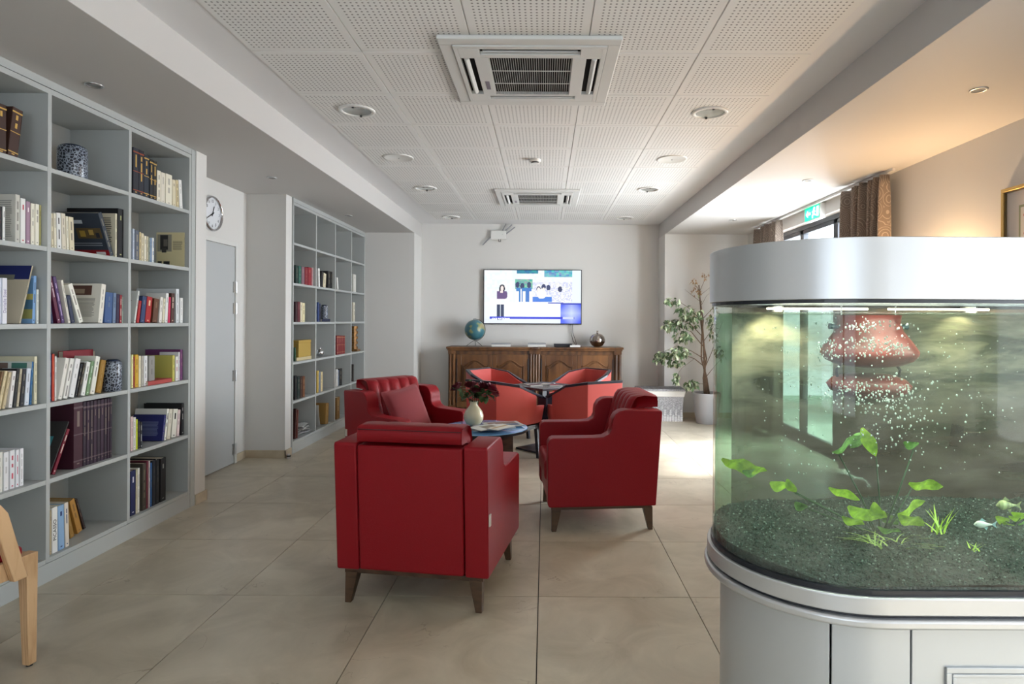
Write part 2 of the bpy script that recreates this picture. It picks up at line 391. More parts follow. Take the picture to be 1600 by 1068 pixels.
# ------------------------------------------------------------------ books
ORD = ['first', 'second', 'third', 'fourth', 'fifth', 'sixth', 'seventh', 'eighth', 'ninth', 'tenth', 'eleventh', 'twelfth', 'thirteenth', 'fourteenth', 'fifteenth', 'sixteenth']
ROWN = ['top', 'second', 'third', 'fourth', 'fifth', 'bottom']
def blend(c, k): return tuple(max(0, min(255, int(x * k))) for x in c)
def book_mesh(d, t, h, col, c=.0022, pagem=None, rects=(), spine='auto', tcol=None, txt=None, band=None):
    cm_ = colmat(col)
    m = MB()
    m.box(-d, 0, 0, c, 0, h); m.box(-d, 0, t - c, t, 0, h); m.box(-c, 0, c, t - c, 0, h)
    o = m.build('book', cm_, bevel=.0012, seg=1)
    MB().box(-d + .004, -c, c, t - c, .003, h - .004).build('pages', pagem or PAGE, o)
    lum = sum(col) / 3
    tc = tcol or ((60, 55, 55) if lum > 120 else (205, 190, 150))
    if spine and not txt:
        mm = MB(); z = h * .86; wd = t * random.uniform(.16, .30); q_ = random.uniform(.2, .55)
        for q in range(random.choice((1, 2, 2, 3))):
            l = random.uniform(.02, .06) * h / .22; mm.box(0, .0004, t / 2 - wd / 2, t / 2 + wd / 2, z - l, z); z -= l + random.uniform(.006, .03)
            if z < h * .3: break
        mm.box(0, .0004, t * .36, t * .64, h * .06, h * .06 + .006)
        if band: mm.box(0, .0006, 0, t, h * .9, h * .93, 1); mm.box(0, .0006, 0, t, h * .1, h * .12, 1); mm.box(0, .0006, 0, t, h * .5, h * .515, 1)
        mm.build('spine_print', [colmat(tuple(int(a * (1 - q_) + b * q_) for a, b in zip(col, tc)) if not tcol else tc), colmat(band or tc)], o)['kind'] = 'stuff'
    if txt:
        M = basis((.0006, t * .5, h * .5), (0, 0, 1), (0, -1, 0)) if False else basis((.0006, t * .5, h * .5), (0, 0, 1), (0, -1, 0))
        text(txt, min(t * .8, h * .17), M, colmat(tc), o, 'title_lettering')
    if rects:
        mm = MB(); ms = []
        for u0, u1, v0, v1, cc in rects:
            ms.append(colmat(cc)); i = len(ms) - 1
            mm.box(-d * (1 - u0), -d * (1 - u1), -.0004 - .0001 * i, 0, h * v0, h * v1, i)
        mm.build('cover_print', ms, o)['kind'] = 'stuff'
    return o
def place_book(o, X, y0, y1, z, lean):
    """spine plane at X, base from y0 to y1, leaning (degrees, + = top towards +Y)"""
    a = R(lean); t = (y1 - y0) * math.cos(a)
    Rm = Matrix.Rotation(-a, 4, 'X')
    if lean >= 0: M = Matrix.Translation((X, y1, z)) @ Rm @ Matrix.Translation((0, -t, 0))
    else: M = Matrix.Translation((X, y0, z)) @ Rm
    o.matrix_world = M
TEXTLINES = lambda u0, u1, v0, v1, c=(120, 115, 105), n=12: [(u0, u1 - random.uniform(0, .06), v0 + (v1 - v0) * i / n, v0 + (v1 - v0) * (i + .45) / n, c) for i in range(n)]
YR = {'near bookcase': {'left bay': (2.523, 3.112), 'middle bay': (3.136, 3.718), 'right bay': (3.742, 4.350)},
      'far bookcase': {'first bay': (6.127, 6.718), 'second bay': (6.742, 7.333), 'third bay': (7.357, 7.948), 'fourth bay': (7.972, 8.523)}}
def cell(case, bay, row, items, XF, baymin=None):
    z = RZ[row]; ylo, yhi = YR[case][bay]; B = []
    ztop = (RZ[row - 1] - .024 if row else 2.518) - .004
    for idx, it in enumerate(items):
        x0, x1, yt, lean, col, desc = it[:6]; op = dict(it[6]) if len(it) > 6 else {}
        X = op.pop('X', XF); ya, yb = at(x0, 500, X=X).y, at(x1, 500, X=X).y
        if x0 > 0 or True: ya = max(ya, ylo + .001) if x0 > -7 else ya
        yb = max(yb, ya + .008)
        h = (at(op.pop('xt', x0), yt, X=X).z - z) / math.cos(R(lean)); h = max(.09, min(h, .37))
        B.append(dict(ya=ya, yb=yb, h=h, lean=lean, col=col, desc=desc, op=op, X=X))
    for b, nx in zip(B[:-1], B[1:]):                  # no two bases share a place
        if nx['ya'] < b['yb']: nx['ya'] = b['yb']; nx['yb'] = max(nx['yb'], nx['ya'] + .008)
    lim_ = yhi - .001
    for b in B[::-1]:
        if b['yb'] > lim_: b['ya'] -= (b['yb'] - lim_) * (1 if b['yb'] - b['ya'] < .012 else 0); b['yb'] = lim_; b['ya'] = min(b['ya'], b['yb'] - .008)
        lim_ = b['ya']
    for k in range(len(B) - 1, -1, -1):               # a book leaning right rests on its neighbour or on the upright
        b = B[k]
        if b['lean'] > 0:
            if k + 1 < len(B): n_ = B[k + 1]; hh = min(b['h'], n_['h']); lim = math.atan((max(0, n_['ya'] - b['yb']) + hh * math.tan(R(n_['lean']))) / hh * (b['h'] / b['h']))
            else: lim = math.atan(max(.001, yhi - b['yb']) / b['h'])
            lim = min(lim, math.atan(max(.001, yhi - b['yb']) / b['h'])); b['lean'] = max(0, min(b['lean'], math.degrees(lim) - .3))
    for k in range(len(B)):
        b = B[k]
        if b['lean'] < 0:
            if k: n_ = B[k - 1]; hh = min(b['h'], n_['h']); lim = math.atan((max(0, b['ya'] - n_['yb']) + hh * math.tan(R(max(0, -n_['lean'])))) / hh)
            else: lim = math.atan(max(.001, b['ya'] - ylo) / b['h'])
            lim = min(lim, math.atan(max(.001, b['ya'] - ylo) / b['h'])); b['lean'] = -max(0, min(-b['lean'], math.degrees(lim) - .3))
    for idx, b in enumerate(B):
        a = abs(R(b['lean'])); op = b['op']; t = (b['yb'] - b['ya'] - .0012) * math.cos(a)
        h = min(b['h'], (ztop - z - t * math.sin(a)) / math.cos(a))
        dep = op.pop('d', None) or min(.24, h * .68); dep = min(dep, b['X'] + 2.918)
        o = book_mesh(dep, t, h, b['col'], **op)
        place_book(o, b['X'], b['ya'], b['yb'] - .0012, z + .0008, b['lean'])
        tag(o, f"{b['desc']}, {ORD[idx]} from left, {ROWN[row]} shelf, {bay}, {case}", 'book', f"books on the {ROWN[row]} shelf of the {case}'s {bay}")

W_, CRM, IV = (226, 226, 224), (214, 204, 176), (228, 222, 204)
XN = -2.59
NB = 'near bookcase'
gold = (200, 160, 80)
A, B_, C_ = 'left bay', 'middle bay', 'right bay'
cell(NB, A, 0, [(-8, 9, 158, 0, (58, 36, 28), 'large brown leather volume with gold ornaments', dict(tcol=gold, band=gold, X=-2.6, d=.2)),
                (10, 26.5, 164, 7, (62, 38, 30), 'tilted brown leather volume with gold ornaments', dict(tcol=gold, band=gold, X=-2.6, d=.2))], XN)
cell(NB, C_, 0, [(207, 216, 229, 0, (40, 42, 52), 'dark leather volume with gilt rosettes', dict(tcol=gold, band=(150, 70, 40))),
                 (216, 224, 233, 0, (38, 40, 50), 'dark leather volume with gilt rosettes', dict(tcol=gold, band=(150, 70, 40))),
                 (224, 232, 240, 0, (36, 44, 56), 'navy leather volume with gilt bands', dict(tcol=gold, band=gold)),
                 (233, 238.5, 247, 0, (34, 36, 40), 'tall black gilt-banded volume', dict(tcol=gold, band=gold)),
                 (238.5, 244, 250, 0, (42, 40, 38), 'black leather gilt-banded volume', dict(tcol=gold, band=gold)),
                 (244.5, 250.5, 265, 0, IV, 'cream paperback', {}), (250.5, 257.5, 268, 0, (218, 212, 196), 'ivory paperback', {}),
                 (258, 268, 270, 0, IV, 'thick ivory paperback', {}), (269, 274.5, 280, -3, CRM, 'small buff paperback', {}),
                 (275, 279, 281, -5, (206, 190, 150), 'slim tan paperback', {}), (280, 285, 281, -8, W_, 'slim white tilted paperback', {})], XN)
cell(NB, A, 1, [(-6, 3, 321, 0, (34, 30, 34), 'black book with red spot', dict(tcol=(180, 60, 60))), (3.5, 8, 322, 0, W_, 'thin white book', {}),
                (23, 31, 303, 0, (196, 194, 186), 'tall grey book with text-covered back', dict(d=.19, rects=TEXTLINES(.08, .92, .12, .9, (150, 150, 145), 18))),
                (31.5, 39.5, 309, 0, W_, 'white book with red title', dict(tcol=(190, 40, 50))), (40, 47, 314, 0, (160, 130, 150), 'mauve mottled book', dict(tcol=(235, 225, 230))),
                (47.5, 54, 317, 0, (226, 222, 206), 'cream paperback', {}), (54.5, 61, 318, 0, (230, 226, 212), 'pale cream paperback', {}), (61, 64.5, 320, 0, (196, 190, 130), 'thin olive-yellow paperback', {})], XN)
cell(NB, B_, 1, [(80, 84, 333, -2, CRM, 'cream paperback', {}), (84.5, 88.5, 333, -2, IV, 'ivory paperback', {}), (89, 96, 332, -2, W_, 'white paperback with black title', dict(tcol=(30, 30, 30))),
                 (96.5, 103.5, 333, -3, (214, 206, 188), 'beige paperback', {}), (104, 108, 338, -5, IV, 'slim ivory paperback', {}), (108.5, 116.5, 339, -7, CRM, 'tilted cream paperback', {}),
                 (172, 178.5, 330, -23, (50, 58, 70), 'leaning slate-blue picture book with red foot', dict(xt=141, d=.27, rects=[(0, 1, 0, .15, (150, 20, 32)), (.72, .92, .04, .11, (225, 225, 225)), (.42, .95, .42, .66, (92, 76, 48)), (.48, .6, .46, .6, (170, 140, 60)), (.68, .78, .5, .62, (180, 150, 80)), (.82, .9, .44, .55, (40, 40, 50)), (.1, .3, .44, .66, (180, 190, 200)), (.15, .25, .5, .6, (50, 58, 80)), (.12, .6, .76, .84, (190, 196, 204)), (.1, .9, .3, .32, (130, 135, 145)), (.1, .9, .25, .27, (130, 135, 145))])),
                 (179.5, 182.5, 333, 0, (216, 208, 184), 'cream book with printed back', dict(d=.2, rects=TEXTLINES(.1, .9, .15, .93, (110, 105, 95), 16))),
                 (183.5, 192.5, 325, 0, (22, 22, 26), 'thick tall black book', dict(d=.31, tcol=(180, 180, 120)))], XN)
cell(NB, C_, 1, [(207, 210, 357, 0, (190, 200, 215), 'thin pale blue book', {}), (210.5, 217, 359, 0, (92, 98, 112), 'slate-grey book', {}), (217.5, 220, 362, 0, (214, 196, 150), 'thin tan book', {}),
                 (220.3, 224.5, 364, 0, CRM, 'cream paperback', {}), (225, 228.5, 368, 0, IV, 'ivory paperback', {}), (229, 231.5, 369, 0, (206, 196, 170), 'slim buff paperback', {}),
                 (232, 234, 371, 0, (150, 160, 150), 'thin grey-green paperback', {}), (234.3, 237, 371, 0, (130, 150, 185), 'slim blue paperback', {}), (237.3, 240.3, 371, 0, W_, 'slim white paperback', dict(tcol=(60, 110, 170))),
                 (291.5, 297, 364, 0, (216, 204, 160), 'cream book with printed portrait', dict(d=.2, rects=[(.04, .55, .45, .94, (150, 145, 130)), (.14, .42, .5, .92, (48, 46, 46)), (.2, .36, .42, .55, (60, 58, 56)), (.26, .4, .6, .8, (105, 100, 92)), (.05, .2, .05, .17, (30, 30, 30)), (.26, .48, .05, .17, (30, 30, 30))] + TEXTLINES(.6, .95, .5, .76, (130, 120, 100), 10)))], XN)
cell(NB, A, 2, [(-5, 3, 434, 0, (200, 206, 220), 'pale blue-white book', {}), (3.5, 11.5, 434, 0, (226, 226, 234), 'white novel with lilac author lettering', dict(txt='Danielle Steel', tcol=(140, 130, 170))),
                (30, 33, 422, 23, (188, 178, 156), 'large leaning album with night-sky cover', dict(xt=66, d=.30, X=-2.60, rects=[(0, 1, .76, 1, (24, 34, 92)), (.2, .75, .72, .84, (110, 110, 100)), (0, 1, 0, .75, (190, 180, 158))] + TEXTLINES(.1, .6, .1, .6, (150, 140, 120), 12))),
                (50, 55, 435, 15, (120, 160, 205), 'leaning book with blue landscape cover', dict(xt=72, d=.22, rects=[(0, 1, .1, .3, (150, 150, 90)), (0, 1, .3, .5, (70, 110, 140)), (0, 1, .5, .62, (170, 160, 90)), (0, 1, .62, .95, (90, 130, 170))])),
                (57, 61, 452, 0, (220, 222, 216), 'slim white book behind the leaning ones', dict(d=.14))], XN)
cell(NB, B_, 2, [(80, 84, 470, -8, (40, 52, 90), 'small navy paperback', {}), (90, 96, 433, -14, (96, 30, 62), 'glossy plum-red hardback', dict(tcol=(220, 200, 210))), (96.5, 102, 434, -14, (86, 62, 110), 'violet speckled hardback', dict(tcol=(180, 160, 200))),
                 (107, 111, 439, -13, (222, 216, 204), 'cream hardback with grey back', dict(d=.2)), (112, 118, 463, -14, (44, 52, 80), 'small navy hardback', {}), (124, 131.5, 446, -21, (230, 228, 218), 'white leaning hardback', dict(tcol=(150, 145, 135))),
                 (153, 160.5, 448, 19, (226, 222, 210), 'leaning white book with photo, yellow title', dict(xt=172, d=.27, rects=[(.18, .8, .70, .95, (90, 60, 50)), (.3, .65, .74, .86, (150, 130, 110)), (.32, .62, .03, .1, (212, 180, 40))] + TEXTLINES(.1, .9, .15, .64, (150, 145, 138), 16))),
                 (163, 175, 458, 14, (58, 88, 138), 'thick mid-blue hardback', dict(d=.23)), (176, 181, 458, 11, (110, 130, 160), 'grey-blue hardback', {}), (181.5, 186.5, 460, 9, (50, 36, 66), 'dark purple hardback', {}),
                 (187, 190.5, 461, 6, (150, 40, 50), 'red and white striped paperback', dict(tcol=(230, 220, 210))), (191, 194.5, 464, 3, (206, 226, 214), 'slim pale green paperback', {})], XN)
cell(NB, C_, 2, [(209, 212, 455, 11, (210, 212, 208), 'grey-white book with printed back', dict(xt=220, d=.2, rects=TEXTLINES(.1, .85, .15, .85, (160, 160, 158), 12))), (213.5, 217.5, 470, 10, (170, 30, 34), 'red paperback behind the white one', {}),
                 (219, 226, 463, 8, (44, 62, 104), 'navy hardback', {}), (226.5, 235, 464, 8, (168, 28, 32), 'bright red hardback', dict(tcol=(230, 200, 160))), (238, 246, 467, 7, (98, 60, 38), 'brown leather-look hardback', {}),
                 (248.5, 253, 464, 5, (226, 222, 216), 'white hardback', {}), (253.5, 257, 466, 5, (216, 208, 186), 'slim cream hardback', {}), (257.5, 262, 458, 4, W_, 'tall white hardback', {}), (262.5, 266, 464, 3, (196, 40, 84), 'raspberry-pink paperback', {}),
                 (267, 272, 458, 2, (78, 48, 40), 'dark brown hardback', dict(tcol=(220, 200, 180))), (275, 280, 451, 0, (210, 214, 216), 'tall grey-white annual', dict(d=.28)), (281.5, 286, 465, 0, (230, 230, 228), 'slim white paperback', {})], XN)
cell(NB, A, 3, [(-8, -4, 582, 12, (120, 90, 60), 'brown hardback', {}), (-3, 2, 581, 12, (214, 198, 160), 'cream hardback', {}), (4, 9, 583, 12, (200, 184, 150), 'tan hardback with dark label', dict(rects=[(.3, .7, .5, .9, (60, 50, 40))])),
                (14, 20, 580, 12, (226, 222, 220), 'thick white hardback', dict(xt=29, d=.2, rects=TEXTLINES(.1, .6, .5, .85, (190, 150, 160), 6))), (21, 26, 578, 12, (28, 28, 30), 'black hardback', {}), (26.5, 30.5, 578, 12, (196, 184, 160), 'beige-edged hardback', {}),
                (32, 38, 578, 10, (36, 36, 44), 'dark book with yellow square', dict(rects=[(.2, .8, .3, .5, (230, 190, 40))])), (39, 46, 577, 10, (208, 214, 224), 'pale blue-white hardback', {}), (47, 50.5, 566, 9, (40, 100, 150), 'tall thin blue annual with photo strip', dict(d=.30, rects=[(0, 1, .8, 1, (210, 215, 210)), (.05, .28, .82, .97, (90, 110, 100)), (.33, .6, .82, .97, (120, 100, 90)), (.66, .92, .82, .97, (70, 120, 110))])),
                (54, 59, 557, 0, (214, 208, 180), 'tall cream folder standing upright', dict(d=.32))], XN)
cell(NB, B_, 3, [(76.5, 81.5, 553, 0, (34, 44, 84), 'navy and orange book', dict(rects=[(0, 1, 0, .28, (230, 170, 60))], tcol=(200, 205, 215))), (82, 86, 553, 0, (196, 66, 40), 'orange-red hardback', dict(d=.12)), (86.5, 89.5, 556, 0, W_, 'thin white hardback', dict(d=.12)),
                 (91, 97.5, 560, 13, (224, 220, 212), 'white hardback with grey cover', dict(d=.125, xt=107)), (99, 106, 561, 13, (226, 224, 218), 'cream-white hardback', dict(d=.125, xt=115)), (108, 116.5, 561, 13, (228, 228, 228), 'thick white hardback', dict(d=.125, xt=126)),
                 (117.5, 121, 568, 14, (36, 38, 44), 'slim black paperback', dict(d=.125, xt=137)), (121.8, 125.3, 568, 14, (60, 54, 48), 'slim dark brown paperback', dict(d=.12)), (127, 133.5, 565, 13, (230, 230, 226), 'white paperback', dict(d=.125, xt=149)),
                 (134.5, 139.5, 566, 13, (120, 150, 110), 'sage-green and white paperback', dict(tcol=(220, 230, 215))), (141, 148.5, 557, 12, (226, 226, 214), 'tall white hardback', dict(d=.125, xt=160)), (150.5, 159, 563, 12, (150, 112, 34), 'ochre-gold hardback', dict(d=.125, xt=166))], XN)
cell(NB, C_, 3, [(206, 209, 554, 0, (236, 232, 170), 'thin pale yellow book', {}), (209.3, 211.3, 557, 0, (160, 40, 50), 'thin red book', {}), (211.6, 217, 554, 0, (206, 164, 44), 'golden-yellow book', {}), (217.5, 221, 556, 0, (230, 222, 196), 'cream book', {}),
                 (221.5, 225, 556, 0, (180, 174, 164), 'beige-grey book', {}), (225.3, 231, 556, 0, (222, 222, 224), 'white book', {}), (233, 242.5, 556, 0, (140, 138, 134), 'grey book', {}),
                 (270, 273.5, 555, 0, (196, 188, 96), 'olive-yellow book turned cover outwards', dict(d=.2)), (275, 279, 557, 0, (226, 224, 222), 'white book with red title', dict(tcol=(160, 40, 60))), (279.5, 281.5, 550, 0, (226, 222, 226), 'thin white book', {}), (282, 286, 546, 0, (104, 50, 100), 'purple book', dict(d=.25))], XN)
cell(NB, A, 4, [(-6, 6, 708, 0, (216, 214, 206), 'thick off-white paperback', {}), (7, 15.5, 707, 0, (222, 222, 224), 'thick white paperback', {}), (16.5, 25, 704, 0, (218, 218, 222), 'white paperback with red emblem', dict(tcol=(190, 60, 80))),
                (26, 31.5, 703, 0, (224, 224, 228), 'white paperback with pink emblem', dict(tcol=(190, 80, 100))), (32.5, 38.5, 701, 0, (226, 226, 230), 'slim white paperback', {})], XN)
purp = (62, 42, 66); vol = dict(tcol=(120, 104, 96), band=(96, 78, 82), d=.2)
pb = [116, 131, 136.5, 142, 147.5, 153, 158.5, 164, 169, 173, 176.5]
cell(NB, B_, 4, [(77, 79.5, 660, 33, (56, 54, 54), 'leaning dark art book with turquoise picture', dict(xt=126, d=.25, X=-2.60, rects=[(.35, .8, .5, .72, (70, 150, 160)), (.5, .75, .5, .6, (190, 110, 70)), (.2, .6, .36, .38, (150, 150, 150)), (.2, .7, .32, .33, (150, 150, 150))])),
                 (82, 87.5, 671, 33, (118, 20, 44), 'burgundy leaning art book', dict(xt=130, d=.24, X=-2.60, tcol=(210, 200, 190)))] +
     [(pb[i], pb[i + 1] - .4, 629 - i * .8, 0, (58 - (i % 2) * 10, 38 - (i % 2) * 4, 56 - (i % 2) * 8) if i else (62, 26, 40), 'purple-spined encyclopedia volume', dict(vol, d=.30 if i == 0 else .2)) for i in range(10)], XN)
cell(NB, C_, 4, [(205.5, 209, 651, 0, (218, 190, 190), 'pale pink paperback', {}), (209.4, 213.5, 652, 0, (224, 220, 212), 'cream paperback', {}), (213.9, 216.3, 655, 0, (206, 214, 50), 'thin lime-yellow paperback', {}), (216.7, 220, 658, 0, (28, 28, 32), 'slim black paperback', {}),
                 (220.4, 223.5, 659, 0, (30, 32, 36), 'slim black paperback with white text', dict(tcol=(220, 220, 220))),
                 (253.5, 257, 647, 9, (36, 40, 104), 'deep-blue book with printed back, leaning', dict(xt=262, d=.21, rects=TEXTLINES(.12, .85, .2, .75, (120, 130, 170), 12))), (257.5, 260.5, 640, 9, (228, 226, 220), 'white novel with black title', dict(tcol=(30, 30, 30), d=.22)),
                 (261.5, 267, 641, 8, (206, 200, 184), 'beige hardback', {}), (268.5, 276, 641, 7, (214, 212, 200), 'cream book with dark photo', dict(tcol=(40, 40, 40))), (277, 281, 641, 5, (216, 196, 196), 'pale pink hardback', {}),
                 (284.5, 289.5, 630, 0, (24, 24, 28), 'tall black hardback', dict(d=.27, tcol=(170, 170, 170)))], XN)
cell(NB, B_, 5, [(74, 79.5, 797, 0, (222, 212, 184), 'cream art book', dict(X=-2.585)), (80, 82.5, 797, 0, (196, 180, 150), 'slim beige art book', dict(X=-2.585)), (83.5, 92.5, 793, -1.5, (228, 228, 226), 'white monograph lettered PICASSO', dict(txt='PICASSO', tcol=(20, 20, 20), X=-2.585)),
                 (93.3, 103, 790, -2, (138, 172, 208), 'light blue art book', dict(tcol=(40, 60, 110), X=-2.585)), (104, 110.5, 785, -3, (214, 206, 196), 'white floral-patterned book', dict(tcol=(70, 80, 110), X=-2.585)),
                 (112, 119, 787, -14, (150, 112, 50), 'old book with yellowed pages', dict(pagem=PAGEO, X=-2.66, d=.2)), (123, 131.5, 778, -17, (176, 128, 58), 'old brown-gold leaning volume', dict(pagem=PAGEO, X=-2.68, d=.22)), (133, 136.5, 775, -19, (52, 34, 32), 'dark brown leaning volume', dict(pagem=PAGEO, X=-2.70, d=.22))], XN)
cell(NB, C_, 5, [(205.5, 213.5, 736, 0, (28, 36, 84), 'navy book with white spot', dict(tcol=(220, 220, 230))), (214, 216.5, 733, 0, (220, 210, 184), 'slim cream book', {}), (217, 219.8, 731, 0, (228, 226, 220), 'slim white book', {}),
                 (224, 230, 724, 0, (64, 58, 50), 'dark photo-covered book', dict(d=.22)), (230.4, 233.5, 720, 0, (110, 44, 60), 'burgundy book', {}), (233.9, 236, 720, 0, (206, 196, 196), 'thin pinkish-white book', {}),
                 (236.4, 239, 723, 0, (40, 90, 150), 'thin blue book', {}), (239.4, 245, 719, 0, (24, 26, 36), 'black-blue book', {}), (245.4, 250.5, 718, 0, (20, 20, 24), 'black book', {}), (252, 260.5, 716, 0, (18, 18, 20), 'thick glossy black book', dict(d=.24, tcol=(150, 150, 140)))], XN)

def lying(cx0, cx1, ytop, ybot, X, z, col, label, d=.2, grp=None, pm=None):
    ya, yb = at(cx0, 500, X=X).y, at(cx1, 500, X=X).y
    t = at((cx0 + cx1) / 2, ytop, X=X).z - z; t = max(.012, t)
    o = book_mesh(d, t, yb - ya, col, pagem=pm, spine=None)
    o.matrix_world = Matrix.Translation((X, yb, z + .0008)) @ Matrix.Rotation(R(90), 4, 'X')
    # local y (thickness) -> z ; local z -> -y
    return tag(o, label, 'book', grp)
lying(232, 269, 593, 600, -2.575, RZ[3], (170, 70, 66), 'coral-red paperback lying flat before the yellow book', .10)
def backbook(cx0, cx1, ytop, X, z, col, label):     # standing with its cover towards the room, behind the row
    ya, yb = at(cx0, 500, X=X).y, at(cx1, 500, X=X).y; h = at((cx0 + cx1) / 2, ytop, X=X).z - z
    o = book_mesh(yb - ya, .03, h, col, spine=None)
    o.matrix_world = Matrix.Translation((X, yb, z + .0008)) @ Matrix.Rotation(R(90), 4, 'Z')
    return tag(o, label, 'book')
backbook(99, 146, 547, -2.725, RZ[3], (126, 18, 34), 'dark red album standing cover-out behind white books')
backbook(118, 149, 549, -2.760, RZ[3], (216, 210, 192), 'cream album standing cover-out behind dark red album')
backbook(117, 131, 443, -2.80, RZ[2], (150, 110, 60), 'ochre old book standing cover-out behind third-shelf books')

# lattice jars
def lattice_mat():
    m = bpy.data.materials.new('blue_white_lattice'); m.use_nodes = True; nt = m.node_tree; b = nt.nodes['Principled BSDF']; L = nt.links.new
    tc = nt.nodes.new('ShaderNodeTexCoord'); v = nt.nodes.new('ShaderNodeTexVoronoi'); v.feature = 'DISTANCE_TO_EDGE'; v.inputs['Scale'].default_value = 62
    L(tc.outputs['Object'], v.inputs['Vector'])
    r = nt.nodes.new('ShaderNodeValToRGB'); r.color_ramp.elements[0].position = .05; r.color_ramp.elements[1].position = .13
    r.color_ramp.elements[0].color = (.33, .38, .46, 1); r.color_ramp.elements[1].color = (.012, .016, .03, 1)
    L(v.outputs['Distance'], r.inputs[0]); L(r.outputs[0], b.inputs['Base Color']); b.inputs['Roughness'].default_value = .3
    return m
LAT = lattice_mat(); NAVY = mat('navy_glaze', (.02, .03, .06), .25)
def jar(px0, px1, ytop, X, z, label, handle=False):
    ya, yb = at(px0, 500, X=X).y, at(px1, 500, X=X).y; cy = (ya + yb) / 2; r = (px1 - px0) * (cy / F) / 2; zt = at((px0 + px1) / 2, ytop, X=X).z; h = zt - z
    e = empty('jar', (X, cy, z + .0008), 0, label, 'jar')
    MB().lathe([(0, 0), (r * .88, 0), (r, h * .06), (r, h * .86), (r * .9, h * .93), (r * .8, h * .94), (r * .8, h * .91), (0, h * .91)], 32).build('body', LAT, e, smooth=True)
    MB().lathe([(0, h * .9), (r * .78, h * .9), (r * .84, h * .95), (r * .5, h), (0, h * 1.0)], 24).build('lid', NAVY, e, smooth=True)
    if handle:
        MB().tube([(0, r * math.cos(a) * 1.05, h * .78 + .045 * math.sin(a)) if False else (.0, r * 1.0 + .02 * math.sin(a), h * (.5 + .4 * math.cos(a))) for a in [math.pi * i / 8 for i in range(9)]], .004).build('handle', NAVY, e, smooth=True)
jar(92, 131, 226, -2.70, RZ[0], 'blue-black lattice-patterned round jar alone on the top shelf')
jar(163.5, 188.5, 561, -2.60, RZ[3], 'blue and white lattice jar with side handle beside ochre book', True)
jar(501, 512, 476, -2.62, RZ[2], 'small blue lattice jar on the far bookcase', False)

# far bookcase
XF2 = -2.575; FB = 'far bookcase'
a_, bb_, cc_, dd_ = 'first bay', 'second bay', 'third bay', 'fourth bay'
cell(FB, a_, 1, [(461.5, 466, 414, 0, (28, 50, 46), 'dark green book', {}), (466.5, 470.5, 415, 0, (40, 96, 84), 'teal book', {}), (471, 475.5, 416, 0, (130, 96, 108), 'mauve book', {}), (476, 481, 417, 0, (124, 24, 38), 'red book', {}), (481.3, 486, 417, 0, (140, 28, 42), 'bright red book', {}), (486.4, 489.5, 418, 0, (160, 110, 112), 'rose book', {}), (490, 492, 418, 0, W_, 'thin white book', {})], XF2)
cell(FB, bb_, 1, [(497.5, 500, 419, -4, W_, 'white tilted book', {}), (501, 504, 424, 8, (30, 30, 34), 'black and white book', {}), (504.5, 508.5, 427, 8, CRM, 'cream leaning book', {}), (512, 516, 423, 0, (36, 36, 38), 'dark grey book', {}), (516.5, 519, 424, 0, (20, 20, 22), 'black book', {})], XF2)
cell(FB, cc_, 1, [(527, 529, 434, -12, (220, 220, 216), 'white leaning booklet', dict(d=.1))], XF2)
cell(FB, dd_, 1, [(552, 556, 428, 0, (214, 214, 206), 'white book', {})], XF2)
cell(FB, a_, 2, [(461.5, 465, 471, 0, (50, 22, 30), 'black-red book', {}), (465.3, 469, 471, 0, (90, 24, 38), 'maroon book', {}), (469.3, 472.5, 472, 0, CRM, 'cream book', {}), (472.8, 476.5, 473, 0, (224, 212, 170), 'pale yellow book', {})], XF2)
cell(FB, bb_, 2, [(496.5, 498.5, 472, 0, (44, 66, 120), 'thin blue book', {}), (498.8, 501, 474, 0, (34, 40, 70), 'thin navy book', {})], XF2)
cell(FB, dd_, 2, [(552, 554.5, 472, 0, (214, 208, 190), 'pale book', {})], XF2)
cell(FB, a_, 3, [(461.5, 463.5, 543, -8, (40, 80, 60), 'small green tilted book', dict(X=-2.6))], XF2)
cell(FB, cc_, 3, [(526.5 + i * 2.6, 528.9 + i * 2.6, 524 + i * .1, 0, (126, 44, 48), 'pink-red set volume with gilt bands', dict(band=(180, 140, 100))) for i in range(5)], XF2)
cell(FB, a_, 4, [(461.5, 465, 587, 0, (20, 20, 24), 'black book', {}), (465.4, 469.5, 588, 0, (26, 44, 44), 'dark green book', {}), (469.8, 473.5, 588, 0, (60, 34, 26), 'dark brown book', {}), (473.8, 477, 588, 0, (110, 66, 40), 'tan book', {})], XF2)
cell(FB, bb_, 4, [(496.5, 498.5, 579, 0, (206, 176, 90), 'thin gold book', {}), (498.8, 501.5, 581, 0, (110, 120, 140), 'grey-blue book', {}), (501.8, 504.8, 581, 0, (214, 196, 150), 'cream book', {})], XF2)
cell(FB, cc_, 4, [(526, 528.5, 577, 0, W_, 'white book', {}), (528.8, 530.5, 578, 0, (120, 130, 150), 'thin grey-blue book', {}), (531, 535, 576, 0, (26, 26, 30), 'black book', {})], XF2)
cell(FB, dd_, 4, [(552, 553.5, 569, 0, (60, 56, 54), 'thin dark book', dict(d=.12))], XF2)
cell(FB, a_, 5, [(461.5, 463.5, 639, 5, (66, 30, 26), 'dark red leaning book', {}), (464, 466, 641, 5, (90, 34, 28), 'rust-red leaning book', {})], XF2)
cell(FB, bb_, 5, [(509, 513.5, 631, 5, (150, 116, 60), 'ochre book leaning back', dict(d=.24))], XF2)
cell(FB, cc_, 5, [(526.5, 531.5, 621, 0, (124, 90, 44), 'brown-gold book', dict(d=.2))], XF2)

